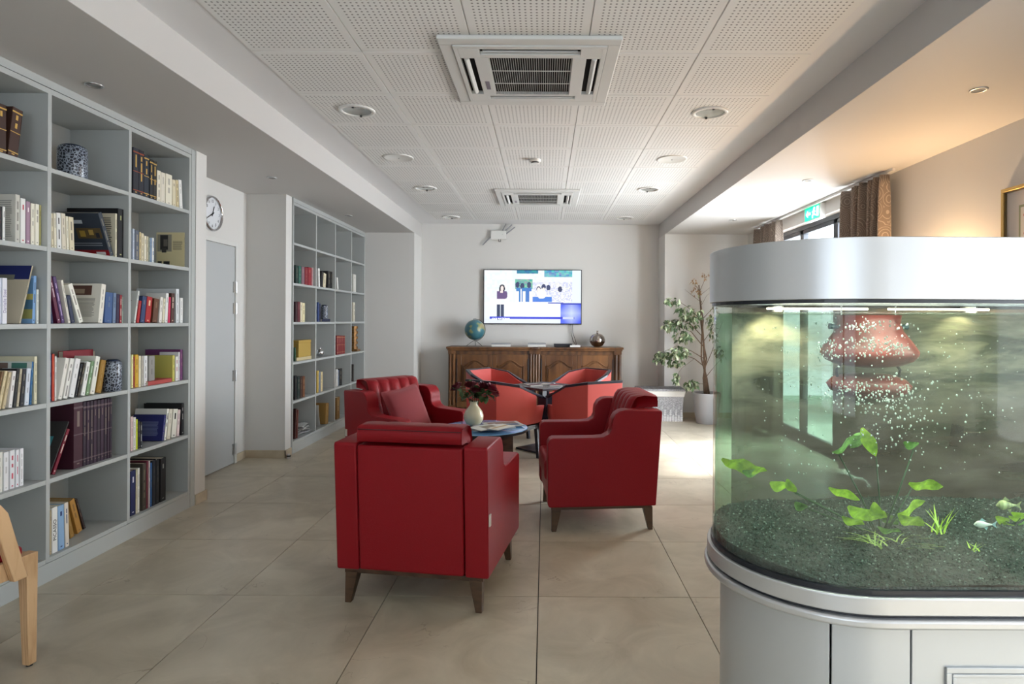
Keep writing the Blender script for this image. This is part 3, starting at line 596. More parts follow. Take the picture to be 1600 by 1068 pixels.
def box_thing(name, px0, px1, ytop, X, z, d, m, label, cat, rot=0):
    ya, yb = at(px0, 500, X=X).y, at(px1, 500, X=X).y; h = at((px0 + px1) / 2, ytop, X=X).z - z
    e = empty(name, (X - d / 2, (ya + yb) / 2, z + .0008), rot, label, cat); w_ = (yb - ya) / 2
    MB().box(-d / 2, d / 2, -w_, w_, 0, h * .82).build('box_body', m, e, bevel=.003)
    MB().box(-d / 2 - .002, d / 2 + .002, -w_ - .002, w_ + .002, h * .82, h).build('lid', m, e, bevel=.003)
    return e
gx = box_thing('gift_box', 467, 486, 531, -2.578, RZ[3] + .035, .1, mat('ochre_card', (.42, .28, .06), .5), 'ochre-gold square box standing on stacked books, far bookcase', 'box')
lying(464, 487, 557, 562, -2.585, RZ[3], (190, 176, 140), 'beige book lying flat beneath the ochre box, far bookcase', .2)
lying(503, 516, 498, 503, -2.575, RZ[2], (34, 40, 66), 'dark blue book lying flat by the small lattice jar', .03)
o = MB().sphere((0, 0, .045), .045, 20, 12); o.tube([(0, 0, .085), (0, .01, .11)], .006)
o = tag(o.build('silver_ball', CHROME, smooth=True), 'silver ball ornament on fourth shelf of the far bookcase', 'ornament'); p = at(500, 561, X=-2.62); o.location = (-2.62, p.y, RZ[3] + .001)
e = empty('carved_ornament', (-2.63, 8.36, RZ[3] + .001), 0, 'tall bronze-brown carved ornament, rightmost bay of the far bookcase', 'ornament')
br = mat('aged_bronze', (.22, .11, .035), .4, metal=.5, var=.4, vscale=30)
MB().box(-.06, .06, -.07, .07, 0, .03).build('foot', br, e, bevel=.004)
m = MB(); 
for i in range(9): m.lathe([(.0, .03 + i * .035), (.05 - .012 * (i % 2), .03 + i * .035), (.05 - .012 * (i % 2), .064 + i * .035), (0, .064 + i * .035)], 10, M=Matrix.Translation((0, -.025 + .05 * (i % 2 == 0) * .3, 0)))
m.build('carved_column', br, e)
m = MB(); rr = random.Random(3)
for i in range(7):
    z = .004 + i * .013; M_ = Matrix.Translation((rr.uniform(-.015, .015), rr.uniform(-.03, .03), z)) @ Matrix.Rotation(rr.uniform(-.4, .4), 4, 'Z')
    m.grid(lambda u, v, i=i: ((u - .5) * .2, (v - .5) * .26, .006 * math.sin(u * 7 + i * 2) * math.sin(v * 5 + i)), 8, 8, i % 2, M_)
o = tag(m.build('newspaper', [mat('newsprint', (.5, .5, .49), .9, var=.35, vscale=60), mat('newsprint_dark', (.28, .28, .29), .9, var=.5, vscale=50)], solid=.006), 'crumpled pile of newspapers on bottom shelf of the far bookcase', 'newspapers')
o.location = (-2.69, at(475, 500, X=-2.60).y, RZ[5] + .013)
m = MB(); m.grid(lambda u, v: (-.2 * u, .06 * (1 - v) ** 2, .25 * v), 2, 10)
o = tag(m.build('magazine', mat('white_gloss_paper', (.6, .6, .58), .4), solid=.006), 'white magazine curling beside the ochre book, far bookcase', 'magazine'); o.location = (-2.60, at(498.5, 500, X=-2.6).y, RZ[5] + .002)

# wall clock
e = empty('wall_clock', (XW, 5.312, 2.285), 0, 'round silver-rimmed wall clock above the grey door', 'clock')
def xdisc(mb, r, x0, x1, n=48, mi=0): return mb.tube([(x0, 0, 0), (x1, 0, 0)], r, n, mi)
MB().lathe([(.155, 0), (.157, .02), (.15, .034), (.14, .036), (.137, .02)], 48, M=Matrix.Rotation(R(90), 4, 'Y')).build('rim', CHROME, e, smooth=True)
xdisc(MB(), .145, .002, .016).build('dial', mat('clock_dial', (.74, .76, .8), .4), e)
bk = mat('clock_black', (.02, .02, .02), .4)
# seen from +X: right = -Y... the viewer looks towards -X so the dial's right is +Y
for k in range(1, 13):
    a = R(90 - 30 * k); text(str(k), .036, basis((.0175, .108 * math.cos(a), .108 * math.sin(a)), (0, 1, 0), (0, 0, 1)), bk, e, 'numeral')
def hand(ang, l, wdt, name):
    a = R(90 - ang); dy, dz = math.cos(a), math.sin(a); m = MB()
    m.add([(.020, -dy * .025 - dz * wdt, -dz * .025 + dy * wdt), (.020, -dy * .025 + dz * wdt, -dz * .025 - dy * wdt), (.020, dy * l + dz * wdt * .6, dz * l - dy * wdt * .6), (.020, dy * l - dz * wdt * .6, dz * l + dy * wdt * .6)], [(0, 1, 2, 3)])
    m.build(name, bk, e, solid=.002)
hand(22, .07, .006, 'hour_hand'); hand(240, .10, .005, 'minute_hand')
MB().sphere((.022, 0, 0), .007).build('hub', bk, e)

# door stop
e = empty('door_stop', (-2.50, 5.92, 0), 0, 'small steel and black rubber door stop on floor by the pillar', 'door stop')
MB().lathe([(0, 0), (.018, 0), (.018, .02), (0, .02)], 16).build('base', STEEL, e); MB().lathe([(0, .02), (.021, .02), (.021, .032), (0, .032)], 16).build('rubber_ring', BLACKM, e); MB().lathe([(0, .032), (.016, .032), (.014, .045), (0, .048)], 16).build('cap', STEEL, e, smooth=True)
#PART2

# ------------------------------------------------------------------ ceiling fittings
def ac_unit(loc, label):
    e = empty('air_conditioner', loc, 0, label, 'air conditioner', 'ceiling cassette air conditioners')
    S = .468; body = mat('ac_shell', (.66, .67, .66), .45)
    m = MB()          # frame ring with four slots and a grille opening (top z=0 at the ceiling)
    def ring(x0, x1, y0, y1, u0, u1, v0, v1, z0, z1):
        m.box(x0, x1, y0, v0, z0, z1); m.box(x0, x1, v1, y1, z0, z1); m.box(x0, u0, v0, v1, z0, z1); m.box(u1, x1, v0, v1, z0, z1)
    ring(-S, S, -S, S, -.40, .40, -.40, .40, -.022, 0)
    m.build('outer_frame', body, e, bevel=.006, seg=3)
    m = MB(); z0, z1 = -.028, -.006
    m.box(-.398, .398, -.398, -.375, z0, z1); m.box(-.398, .398, .375, .398, z0, z1)
    m.box(-.398, -.375, -.375, .375, z0, z1); m.box(.375, .398, -.375, .375, z0, z1)
    for sx in (-1, 1):
        m.box(min(sx * .375, sx * .265), max(sx * .375, sx * .265), -.375, -.255, z0, z1); m.box(min(sx * .375, sx * .265), max(sx * .375, sx * .265), .255, .375, z0, z1)
    m.box(-.265, .265, .335, .375, z0, z1); m.box(-.265, .265, -.375, -.365, z0, z1)
    m.box(-.265, .265, .265, .285, z0, z1); m.box(-.265, .265, -.30, -.265, z0, z1)
    m.box(-.30, -.225, -.265, .265, z0 - .002, z1); m.box(.225, .30, -.265, .265, z0 - .002, z1)
    m.build('face_plate', body, e, bevel=.002)
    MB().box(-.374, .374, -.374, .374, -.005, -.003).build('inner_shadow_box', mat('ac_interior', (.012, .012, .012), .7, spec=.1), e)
    for sx in (-1, 1):
        MB().box(-.012, .012, -.24, .24, -.014, .014, M=Matrix.Translation((sx * .345, 0, -.018)) @ Matrix.Rotation(sx * .6, 4, 'Y')).build('air_vane', body, e, bevel=.004)
    for sy, yy in ((1, .31), (-1, -.332)):
        MB().box(-.25, .25, -.003, .003, -.014, .014, M=Matrix.Translation((0, yy, -.020)) @ Matrix.Rotation(-.75, 4, 'X')).build('air_vane', body, e, bevel=.004)
    g = MB()
    for i in range(36): x = -.22 + .44 * i / 35; g.box(x - .0011, x + .0011, -.264, .264, -.0265, -.0245)
    for y in (-.262, -.09, .09, .262): g.box(-.224, .224, y - .003, y + .003, -.027, -.0245)
    g.build('intake_grille', mat('ac_grille', (.6, .6, .58), .45), e)
    MB().box(-.272, -.248, .05, .17, -.0315, -.029).build('sensor_window', mat('ac_sensor', (.20, .17, .22), .3), e)
    return e
ac_unit((-.085, 3.495, ZC - .006), 'white ceiling cassette air conditioner nearest the camera, big black grille')
ac_unit((-.09, 7.04, ZC - .006), 'farther white ceiling cassette air conditioner, above the sideboard end')

ALU = mat('lamp_reflector', (.62, .64, .62), .25, metal=.6)
def downlight(x, y, label, r=.122):
    e = empty('downlight', (x, y, ZC - .006), 0, label, 'ceiling light', 'round recessed ceiling downlights')
    MB().lathe([(r, 0), (r, -.006), (r * .97, -.010), (r * .80, -.010), (r * .78, -.004), (r * .78, 0)], 40).build('rim', WHITEP, e, smooth=True)
    MB().lathe([(r * .79, -.004), (r * .74, -.0015), (0, -.001)], 32).build('reflector', ALU, e, smooth=True)
    for s in (-1, 1): MB().box(-.006, .006, s * r * .74 - .007, s * r * .74 + .007, -.016, -.004).build('clip', BLACKM, e)
    return e
for x, y, l in ((-1.291, 4.135, 'recessed ceiling downlight nearest the camera on the left'), (1.119, 4.137, 'recessed ceiling downlight nearest the camera on the right'),
                (-1.303, 6.56, 'recessed ceiling downlight on the left, middle of its row'), (1.117, 6.56, 'recessed ceiling downlight on the right, middle of its row'),
                (-1.31, 8.39, 'farthest recessed ceiling downlight on the left, near the end wall'), (1.10, 8.39, 'farthest recessed ceiling downlight on the right, near the end wall')):
    downlight(x, y, l)
for x, l in ((-1.296, 'flat round ceiling loudspeaker on the left'), (1.111, 'flat round ceiling loudspeaker on the right')):
    e = empty('ceiling_speaker', (x, 5.333, ZC - .006), 0, l + ' between two downlights', 'loudspeaker', 'flat ceiling loudspeakers')
    MB().lathe([(.13, 0), (.13, -.006), (.122, -.009), (.118, -.007), (0, -.007)], 40).build('cover', WHITEP, e, smooth=True); MB().lathe([(0, -.010), (.005, -.010), (.005, -.006)], 8).build('screw', BLACKM, e)
e = empty('smoke_detector', (-.095, 5.375, ZC - .006), 0, 'small white smoke detector on ceiling between the air conditioners', 'smoke detector')
MB().lathe([(.05, 0), (.05, -.02), (.045, -.024), (0, -.024)], 24).build('base', WHITEP, e, smooth=True); MB().lathe([(.034, -.024), (.034, -.036), (.03, -.036), (.03, -.024)], 24).build('sensing_chamber', BLACKM, e); MB().lathe([(0, -.04), (.036, -.04), (.036, -.034), (0, -.034)], 24).build('cap', WHITEP, e)
def spot(x, y, label):
    e = empty('spotlight', (x, y, ZS), 0, label, 'spotlight', 'small recessed soffit spotlights')
    MB().lathe([(.044, 0), (.044, -.003), (.038, -.006), (.030, -.004), (.030, 0)], 28).build('rim', STEEL, e, smooth=True)
    MB().lathe([(.030, -.002), (.018, -.001), (0, -.0012)], 20).build('bulb', mat('unlit_bulb', (.25, .25, .24), .2), e, smooth=True)
for x, y, l in ((-2.382, 3.19, 'small steel spotlight in the left soffit above the near bookcase'), (-2.377, 5.257, 'small spotlight in the left soffit by the wall clock'), (-2.326, 7.158, 'small spotlight in the left soffit above the far bookcase'),
                (2.277, 3.188, 'small spotlight in the right soffit nearest the gold picture frame'), (2.272, 5.249, 'small spotlight in the right soffit above the exit sign'), (2.27, 7.334, 'farthest small spotlight in the right soffit')): spot(x, y, l)

# ------------------------------------------------------------------ armchairs
def armchair(loc, rz, label, cushion=False):
    e = empty('armchair', loc, rz, label, 'armchair', 'dark red wingback armchairs around the low table')
    prof = [(-.345, .165), (.35, .165), (.362, .18), (.362, .575), (.352, .60), (.33, .61), (.06, .61), (.0, .615), (-.035, .635), (-.05, .665), (-.05, .69), (-.055, .725), (-.075, .76), (-.105, .78), (-.14, .787), (-.375, .782), (-.385, .775)]
    for s in (-1, 1):
        m = MB().prism(prof, min(s * .262, s * .376), max(s * .262, s * .376), 'x')
        m.build('side_panel', RED, e, bevel=.016, seg=3)
    MB().prism([(-.352, .17), (-.24, .17), (-.27, .775), (-.388, .772)], -.258, .258, 'x').build('back_panel', RED, e, bevel=.012, seg=3)
    # back cushion: puffed, with vertical channels and two rows of tufts
    pr = [(-.10, .44), (-.105, .52), (-.125, .60), (-.15, .69), (-.17, .78), (-.19, .830), (-.21, .855), (-.26, .866), (-.34, .868), (-.380, .864), (-.386, .830), (-.384, .79), (-.30, .786), (-.262, .77), (-.25, .62), (-.245, .44)]
    n = len(pr); m = MB(); NX = 60
    def cush(u, v):
        k = v * n; i = int(k) % n; y, z = pr[i]
        x = (u - .5) * .512; fr = 1 if i <= 7 else 0
        edge = min(1, min(u, 1 - u) * 14); ch = abs(math.sin(u * math.pi * 5)) ** .5
        if fr: y += .022 * (ch - 1) * (1 if z > .5 else .4) - .012 * (1 - edge)
        else: z -= .006 * (1 - edge) * (1 if z > .8 else 0)
        for tz in (.56, .70):
            if fr: 
                for q in range(1, 5): y -= .016 * math.exp(-(((u - q / 5) * .512) ** 2 + (z - tz) ** 2) / .0005)
        return (x, y, z)
    m.grid(cush, NX, n); m.f.append(tuple(j * (NX + 1) for j in range(n))[::-1]); m.m.append(0); m.f.append(tuple(j * (NX + 1) + NX for j in range(n))); m.m.append(0)
    m.build('back_cushion', RED, e, smooth=True)
    MB().box(-.252, .252, -.3885, -.380, .846, .8490).build('seam', mat('dark_seam', (.05, .004, .006), .6), e)
    MB().box(-.258, .258, -.25, .352, .17, .30).build('seat_base', RED, e, bevel=.012, seg=3)
    MB().box(-.257, .257, -.11, .375, .302, .445).build('seat_cushion', RED, e, bevel=.035, seg=4)
    MB().box(-.345, .345, -.325, .335, .142, .168).build('wooden_rail', WALNUT, e, bevel=.003)
    for sx in (-1, 1):
        for sy in (-1, 1):
            MB().taper((sx * .325, sy * .318, 0), .015, (sx * .308, sy * .300, .150), .031).build('leg', WALNUT, e, bevel=.003)
    t = MB().box(.3762, .382, -.350, -.326, .41, .465).build('fabric_tag', mat('tag_cloth', (.6, .56, .5), .9), e)
    return e
armchair((-.571, 3.196, 0), R(-9), 'dark red armchair seen from behind, nearest the camera')
armchair((.352, 4.272, 0), R(95), 'dark red armchair in profile facing left, right of the low table')
a3 = armchair((-1.12, 5.03, 0), R(-129.5), 'dark red tufted armchair facing the low table, holding a cushion')
c = MB()
def pil(sgn):
    def f(u, v):
        a, b = u * 2 - 1, v * 2 - 1; t = (max(0, 1 - a * a) ** .5) * (max(0, 1 - b * b) ** .5)
        k = 1 - .07 * (1 - abs(a)) * abs(b) ** 3; l = 1 - .07 * (1 - abs(b)) * abs(a) ** 3
        return (a * .19 * l, sgn * .06 * t ** .8, b * .19 * k)
    return f
c.grid(pil(1), 14, 14); c.grid(pil(-1), 14, 14)
pil_o = tag(c.build('cushion', REDCLOTH, smooth=True, weld=True), 'plain red cloth cushion leaning on the tufted armchair back', 'cushion')
pil_o.matrix_world = a3.matrix_basis @ Matrix.Translation((.07, .055, .635)) @ Matrix.Rotation(R(22), 4, 'X') @ Matrix.Rotation(R(8), 4, 'Y')

# ------------------------------------------------------------------ low round table, vase, roses, magazines
tb = empty('coffee_table', (-.46, 4.60, 0), R(20), 'low round blue-topped coffee table on dark slab legs', 'table')
MB().lathe([(0, .528), (.33, .528), (.335, .535), (.335, .546), (.33, .55), (0, .55)], 64).build('table_top', [mat('blue_glass_top', (.12, .30, .55), .12, coat=.5)], tb, smooth=False, bevel=.002)
MB().lathe([(.336, .530), (.3385, .530), (.3385, .547), (.336, .547)], 64).build('edge_band', BLACKM, tb)
for k in range(3):
    a = R(120 * k + 10); MB().box(-.045, .045, -.012, .012, 0, .528, M=Matrix.Translation((.2 * math.cos(a), .2 * math.sin(a), 0)) @ Matrix.Rotation(a, 4, 'Z')).build('leg', WALNUT, tb, bevel=.003)
VZ = .551; vp = at(740, 664, Z=VZ); vp.z = VZ
v = empty('vase', tuple(vp), 0, 'cream ceramic vase on the blue table holding dark roses', 'vase')
MB().lathe([(0, 0), (.035, 0), (.055, .012), (.074, .045), (.077, .075), (.066, .11), (.042, .14), (.028, .16), (.030, .178), (.036, .186), (.030, .184), (.022, .165), (.02, .15)], 36).build('body', mat('cream_glaze', (.60, .58, .42), .22, coat=.4), v, smooth=True)
LEAFD = mat('rose_leaf', (.05, .11, .035), .45, var=.5, vscale=30); ROSE = mat('dark_rose', (.085, .004, .012), .6); ROSE2 = mat('crimson_rose', (.16, .006, .02), .55); STEM = mat('rose_stem', (.05, .10, .03), .6)
def leaf_mesh(L, Wd, curl=.2, n=5):
    vs = []; fs = []
    for i in range(n + 1):
        t = i / n; ww = Wd * math.sin(math.pi * min(1, t * .96 + .04)) ** .8; z = -curl * L * t * t
        vs += [(t * L, -ww, z + .15 * ww), (t * L, 0, z), (t * L, ww, z + .15 * ww)]
    for i in range(n):
        a = i * 3; fs += [(a, a + 3, a + 4, a + 1), (a + 1, a + 4, a + 5, a + 2)]
    return vs, fs
def orient(p, d, roll=0):
    d = Vector(d).normalized(); q = d.to_track_quat('X', 'Z').to_matrix().to_4x4(); return Matrix.Translation(p) @ q @ Matrix.Rotation(roll, 4, 'X')
rr = random.Random(11)
roses = [(713, 604, -.02), (735, 601, .05), (756, 603, .0), (744, 609, -.03), (768, 606, -.02), (772, 612, .03)]
for i, (px, py, dy) in enumerate(roses):
    p = at(px, py, Y=vp.y + dy); base = Vector((vp.x, vp.y, VZ + .165))
    q = p - base
    e = empty('rose', tuple(base), 0, ['dark red rose hanging at far left of the bouquet', 'dark rose at top left of the bouquet', 'dark rose at the top middle of the bouquet', 'dark rose low in the middle of the bouquet', 'crimson rose at top right of the bouquet', 'crimson rose at far right of the bouquet'][i], 'rose', 'roses in the cream vase')
    MB().tube([(0, 0, -.08), tuple(q * .4 + Vector((0, 0, .03))), tuple(q)], .0028, 6).build('stem', STEM, e, smooth=True)
    b = MB()
    for ring, (nr, rad, hh) in enumerate(((3, .010, .034), (4, .018, .034), (5, .026, .030), (5, .031, .022))):
        for k in range(nr):
            a0 = k * 2 * math.pi / nr + ring * .7
            def pet(u, v_, a0=a0, rad=rad, hh=hh, nr=nr, ring=ring):
                a = a0 + (u - .5) * 2 * math.pi / nr * 1.35; rr_ = rad * (.35 + .65 * v_ ** .6) * (1 + .06 * ring * v_ ** 3)
                return (rr_ * math.cos(a), rr_ * math.sin(a), hh * v_ - .012 * abs(u - .5) * v_ - .014)
            b.grid(lambda u, v_, pet=pet: tuple(1.45 * c_ for c_ in pet(u, v_)), 4, 4)
    fl_ = b.build('bloom', ROSE2 if i > 3 else ROSE, e, smooth=True); fl_.matrix_local = orient(q, q + Vector((0, 0, .06))) @ Matrix.Rotation(R(90), 4, 'Y')
    for k in range(15):
        t = rr.uniform(.30, .98); pp = q * t; dd = Vector((rr.uniform(-1, 1), rr.uniform(-1, 1), rr.uniform(-.5, .5)))
        vs, fs = leaf_mesh(rr.uniform(.05, .075), rr.uniform(.017, .025)); MB().add(vs, fs, 0, orient(pp, dd)).build('leaf', LEAFD, e, smooth=True)
def magazine(px, py, w_, h_, rz, z, cols, label):
    p = at(px, py, Z=z); e = empty('magazine', (p.x, p.y, z), rz, label, 'magazine', 'magazines on the low round table')
    MB().box(-w_ / 2, w_ / 2, -h_ / 2, h_ / 2, 0, .006).build('pages', mat('mag_paper', (.6, .59, .56), .6), e, bevel=.001)
    m = MB(); ms = []
    m.box(-w_ / 2, w_ / 2, -h_ / 2, h_ / 2, .006, .0066); ms.append(colmat(cols[0]))
    for i, (a, b, c_, d_, cc) in enumerate(cols[1:]): m.box(-w_ / 2 + w_ * a, -w_ / 2 + w_ * b, -h_ / 2 + h_ * c_, -h_ / 2 + h_ * d_, .0066, .0069 + .0001 * i, i + 1); ms.append(colmat(cc))
    m.build('cover', ms, e)
magazine(772, 667, .21, .27, R(-62), .551, [(180, 185, 195), (.1, .6, .2, .8, (90, 120, 160)), (.6, .9, .3, .7, (200, 180, 160))], 'magazine with blue photo cover, lowest on the low round table')
magazine(786, 663, .21, .28, R(-70), .5585, [(170, 165, 160), (.1, .5, .1, .9, (120, 90, 80)), (.5, .9, .1, .5, (210, 205, 200)), (.55, .85, .55, .9, (60, 80, 110))], 'magazine with brown and white cover near the table edge')
magazine(762, 668, .17, .24, R(-50), .5665, [(205, 205, 200), (.2, .8, .3, .8, (130, 120, 105))], 'pale magazine on top, closest to the cream vase')
magazine(783, 668, .10, .21, R(-35), .5745, [(215, 212, 200), (.2, .5, .1, .9, (180, 150, 110))], 'narrow cream leaflet lying across the magazines')

# ------------------------------------------------------------------ tub chairs and square table
def tub(loc, rz, label):
    e = empty('tub_chair', loc, rz, label, 'armchair', 'coral red tub chairs around the small square table')
    path = [(.30, .30, .60), (.305, .12, .66), (.315, -.10, .745), (.20, -.30, .785), (-.20, -.30, .785), (-.315, -.10, .745), (-.305, .12, .66), (-.30, .30, .60)]
    th = .055; n = len(path)
    def inner(p, s): 
        c_ = Vector((0, .05)); d_ = (c_ - Vector(p[:2])); d_ = d_.normalized() * s; return (p[0] + d_.x, p[1] + d_.y)
    rim_path = path
    path = [(.30, .30, .53), (.303, .17, .53), (.304, .165, .64)] + path[2:6] + [(-.304, .165, .64), (-.303, .17, .53), (-.30, .30, .53)]; n = len(path)
    m = MB(); vs = []
    for i, p in enumerate(path):
        ix, iy = inner(p, th); zb = .32 if 3 < i < 6 else .36
        k = .93
        vs += [(p[0] * k, p[1] * k, zb), (p[0], p[1], p[2]), (ix, iy, p[2]), (ix, iy, .40)]
    fs = []
    for i in range(n - 1):
        a = i * 4; b = a + 4; fs += [(a, b, b + 1, a + 1), (a + 1, b + 1, b + 2, a + 2), (a + 2, b + 2, b + 3, a + 3), (a + 3, b + 3, b, a)]
    fs += [(0, 1, 2, 3), ((n - 1) * 4 + 3, (n - 1) * 4 + 2, (n - 1) * 4 + 1, (n - 1) * 4)]
    m.add(vs, fs).build('shell', REDTUB, e, bevel=.008, seg=2)
    path = rim_path; n = len(path); r_ = MB()
    for i in range(n - 1):
        p, q = path[i], path[i + 1]; o0, o1 = inner(p, -.003), inner(q, -.003); i0, i1 = inner(p, .034), inner(q, .034)
        r_.add([(*o0, p[2] - .012), (*o1, q[2] - .012), (*i1, q[2] - .012), (*i0, p[2] - .012), (*o0, p[2] + .012), (*o1, q[2] + .012), (*i1, q[2] + .012), (*i0, p[2] + .012)], [(0, 1, 2, 3), (7, 6, 5, 4), (4, 5, 1, 0), (6, 7, 3, 2), (5, 6, 2, 1), (7, 4, 0, 3)])
    r_.build('black_rim', BLACK, e, bevel=.003)
    for s in (-1, 1): MB().box(s * .245 - .035, s * .245 + .055 * (s > 0) + .02 * (s < 0) + .015, .302, .33, .28, .60).build('arm_post', BLACK, e, bevel=.003)
    MB().prism([(.24, .30), (.25, -.10), (.15, -.24), (-.15, -.24), (-.25, -.10), (-.24, .30)], .34, .46).build('seat', REDTUB, e, bevel=.02, seg=3)
    MB().prism([(.25, .30), (.26, -.08), (.17, -.25), (-.17, -.25), (-.26, -.08), (-.25, .30)], .300, .34).build('seat_frame', BLACK, e)
    for sx in (-1, 1):
        for sy, yy in ((1, .27), (-1, -.2)): MB().taper((sx * .25 * (1 if sy > 0 else .75), yy, 0), .016, (sx * .23 * (1 if sy > 0 else .75), yy * .97, .305), .02).build('leg', BLACK, e, bevel=.002)
    return e
tub((-.42, 5.93, 0), R(-38), 'coral red tub chair with its back to the bouquet, front left of square table')
tub((.42, 5.93, 0), R(30), 'coral red tub chair with broad back to camera, front right of square table')
tub((-.55, 6.95, 0), R(-128), 'coral red tub chair behind the bouquet, far left side of square table')
tub((.42, 6.98, 0), R(133), 'coral red tub chair on far right of the small square table')
st = empty('square_table', (-.02, 6.42, 0), R(45), 'small dark square table between the four tub chairs', 'table')
MB().box(-.27, .27, -.27, .27, .655, .68).build('table_top', mat('dark_table_top', (.035, .03, .035), .2), st, bevel=.003)
MB().taper((0, 0, .02), .03, (0, 0, .655), .03).build('column', BLACK, st); MB().box(-.2, .2, -.2, .2, 0, .02).build('base', BLACK, st, bevel=.003)
for i, (x, y, rz, c1, c2, l) in enumerate(((-.12, 6.40, .4, (150, 140, 140), (90, 60, 60), 'folded magazine on left of the small square table'), (.02, 6.5, -.3, (90, 90, 110), (180, 170, 160), 'grey magazine in the middle of the small square table'), (.10, 6.40, .2, (60, 60, 70), (140, 60, 60), 'dark magazine on right of the small square table'))):
    e = empty('magazine', (x, y, .681), rz, l, 'magazine', 'magazines on the small square table'); MB().box(-.07, .07, -.1, .1, 0, .006).build('pages', mat('mag_paper', (.6, .59, .56), .6), e)
    MB().box(-.07, .07, -.1, .1, .006, .0068).box(-.05, .05, -.07, .03, .0068, .0072, 1).build('cover', [colmat(c1), colmat(c2)], e)

# ------------------------------------------------------------------ sideboard
SX0, SX1, SY, SYB, SZ = -1.395, 1.115, 8.58, 9.02, .985
sb = empty('sideboard', ((SX0 + SX1) / 2, SY, 0), 0, 'long antique walnut sideboard with four arched-panel doors under the television', 'sideboard')
HW = (SX1 - SX0) / 2 - .03
MB().box(-HW, HW, .02, SYB - SY, .10, .93).build('carcass', OAKD, sb, bevel=.004)
m = MB()
m.prism([(-HW - .03, -.035), (-.06, -.035), (-.05, -.045), (.05, -.045), (.06, -.035), (HW + .03, -.035), (HW + .03, SYB - SY), (-HW - .03, SYB - SY)], .955, SZ)
m.prism([(-HW - .015, -.02), (HW + .015, -.02), (HW + .015, SYB - SY), (-HW - .015, SYB - SY)], .93, .955)
m.build('top', OAK, sb, bevel=.007, seg=3)
MB().prism([(-HW - .02, -.02), (HW + .02, -.02), (HW + .02, .40), (-HW - .02, .40)], .03, .11).build('plinth_moulding', OAKD, sb, bevel=.008, seg=2)
for x in (-HW + .03, -.05, HW - .03): MB().lathe([(0, 0), (.05, 0), (.055, .015), (.045, .03), (0, .03)], 16, M=Matrix.Translation((x, .04, 0))).build('foot', OAKD, sb, smooth=True)
def fluted(x0, x1, n, name='fluted_pilaster'):
    m = MB().box(x0, x1, 0, .03, .11, .93); wd = (x1 - x0) / n
    for i in range(n): m.tube([(x0 + wd * (i + .5), -.002, .16), (x0 + wd * (i + .5), -.002, .88)], wd * .36, 8)
    m.box(x0 - .004, x1 + .004, -.012, .01, .885, .93); m.box(x0 - .004, x1 + .004, -.012, .01, .11, .155)
    m.build(name, OAK, sb)
fluted(-.075, .075, 4); fluted(-HW, -HW + .10, 2); fluted(HW - .10, HW, 2)
def door(x0, x1, hinge):
    z0, z1 = .13, .875
    d_ = empty('door', (0, 0, 0)); d_.parent = sb
    st_ = .062
    m = MB(); m.box(x0, x1, -.004, .022, z0, z0 + .08); m.box(x0, x0 + st_, -.004, .022, z0 + .08, z1); m.box(x1 - st_, x1, -.004, .022, z0 + .08, z1)
    xm = (x0 + x1) / 2; n = 16; a0, a1 = x0 + st_, x1 - st_
    def arch(t, lift=0):  # bracket arch
        u = abs(2 * t - 1); base = z1 - .15
        return base + lift + (.072 * (math.cos(math.pi * min(1, u / .70)) * .5 + .5) ** .62 if u < .70 else 0) + (-.012 * math.sin((u - .70) / .30 * math.pi) if u >= .70 else 0)
    pts = [(a0 + (a1 - a0) * i / n, arch(i / n)) for i in range(n + 1)]
    m.prism([(a1, z1), (a0, z1)] + pts, -.004, .022, 'y')
    m.build('door_frame', OAK, d_, bevel=.004)
    MB().box(a0, a1, .012, .018, z0 + .08, z1 - .05).build('door_panel', OAK, d_)
    f_ = MB(); ip = [(a0 + .03 + (a1 - a0 - .06) * i / n, arch(i / n, -.032)) for i in range(n + 1)]
    f_.prism([(a1 - .03, z0 + .11), (a0 + .03, z0 + .11)][::-1][::-1] + ip, .0, .013, 'y'); f_.build('raised_field', OAK, d_, bevel=.006, seg=2)
    mm = MB().tube([(a0 + .004, .0, z0 + .086)] + [(p[0], .0, p[1] - .004) for p in pts] + [(a1 - .004, 0, z0 + .086), (a0 + .004, 0, z0 + .086)], .009, 6); mm.build('moulding', OAK, d_, smooth=True)
    hx = x0 if hinge < 0 else x1
    MB().tube([(hx, -.008, z0 + .06), (hx, -.008, z1 - .06)], .006, 8).build('hinge', mat('dark_iron', (.03, .028, .03), .4, metal=.7), d_)
    MB().box(-.010, .010, -.010, -.004, -.035, .035, M=Matrix.Translation((x1 - .03 if hinge < 0 else x0 + .03, 0, .5))).build('escutcheon', mat('old_brass', (.35, .22, .08), .35, metal=.8), d_)
a0 = -HW + .12; b0 = -.095; md = (a0 + b0) / 2
door(a0, md - .002, -1); door(md + .002, b0, 1); door(-b0, -md - .002, -1); door(-md + .002, -a0, 1)

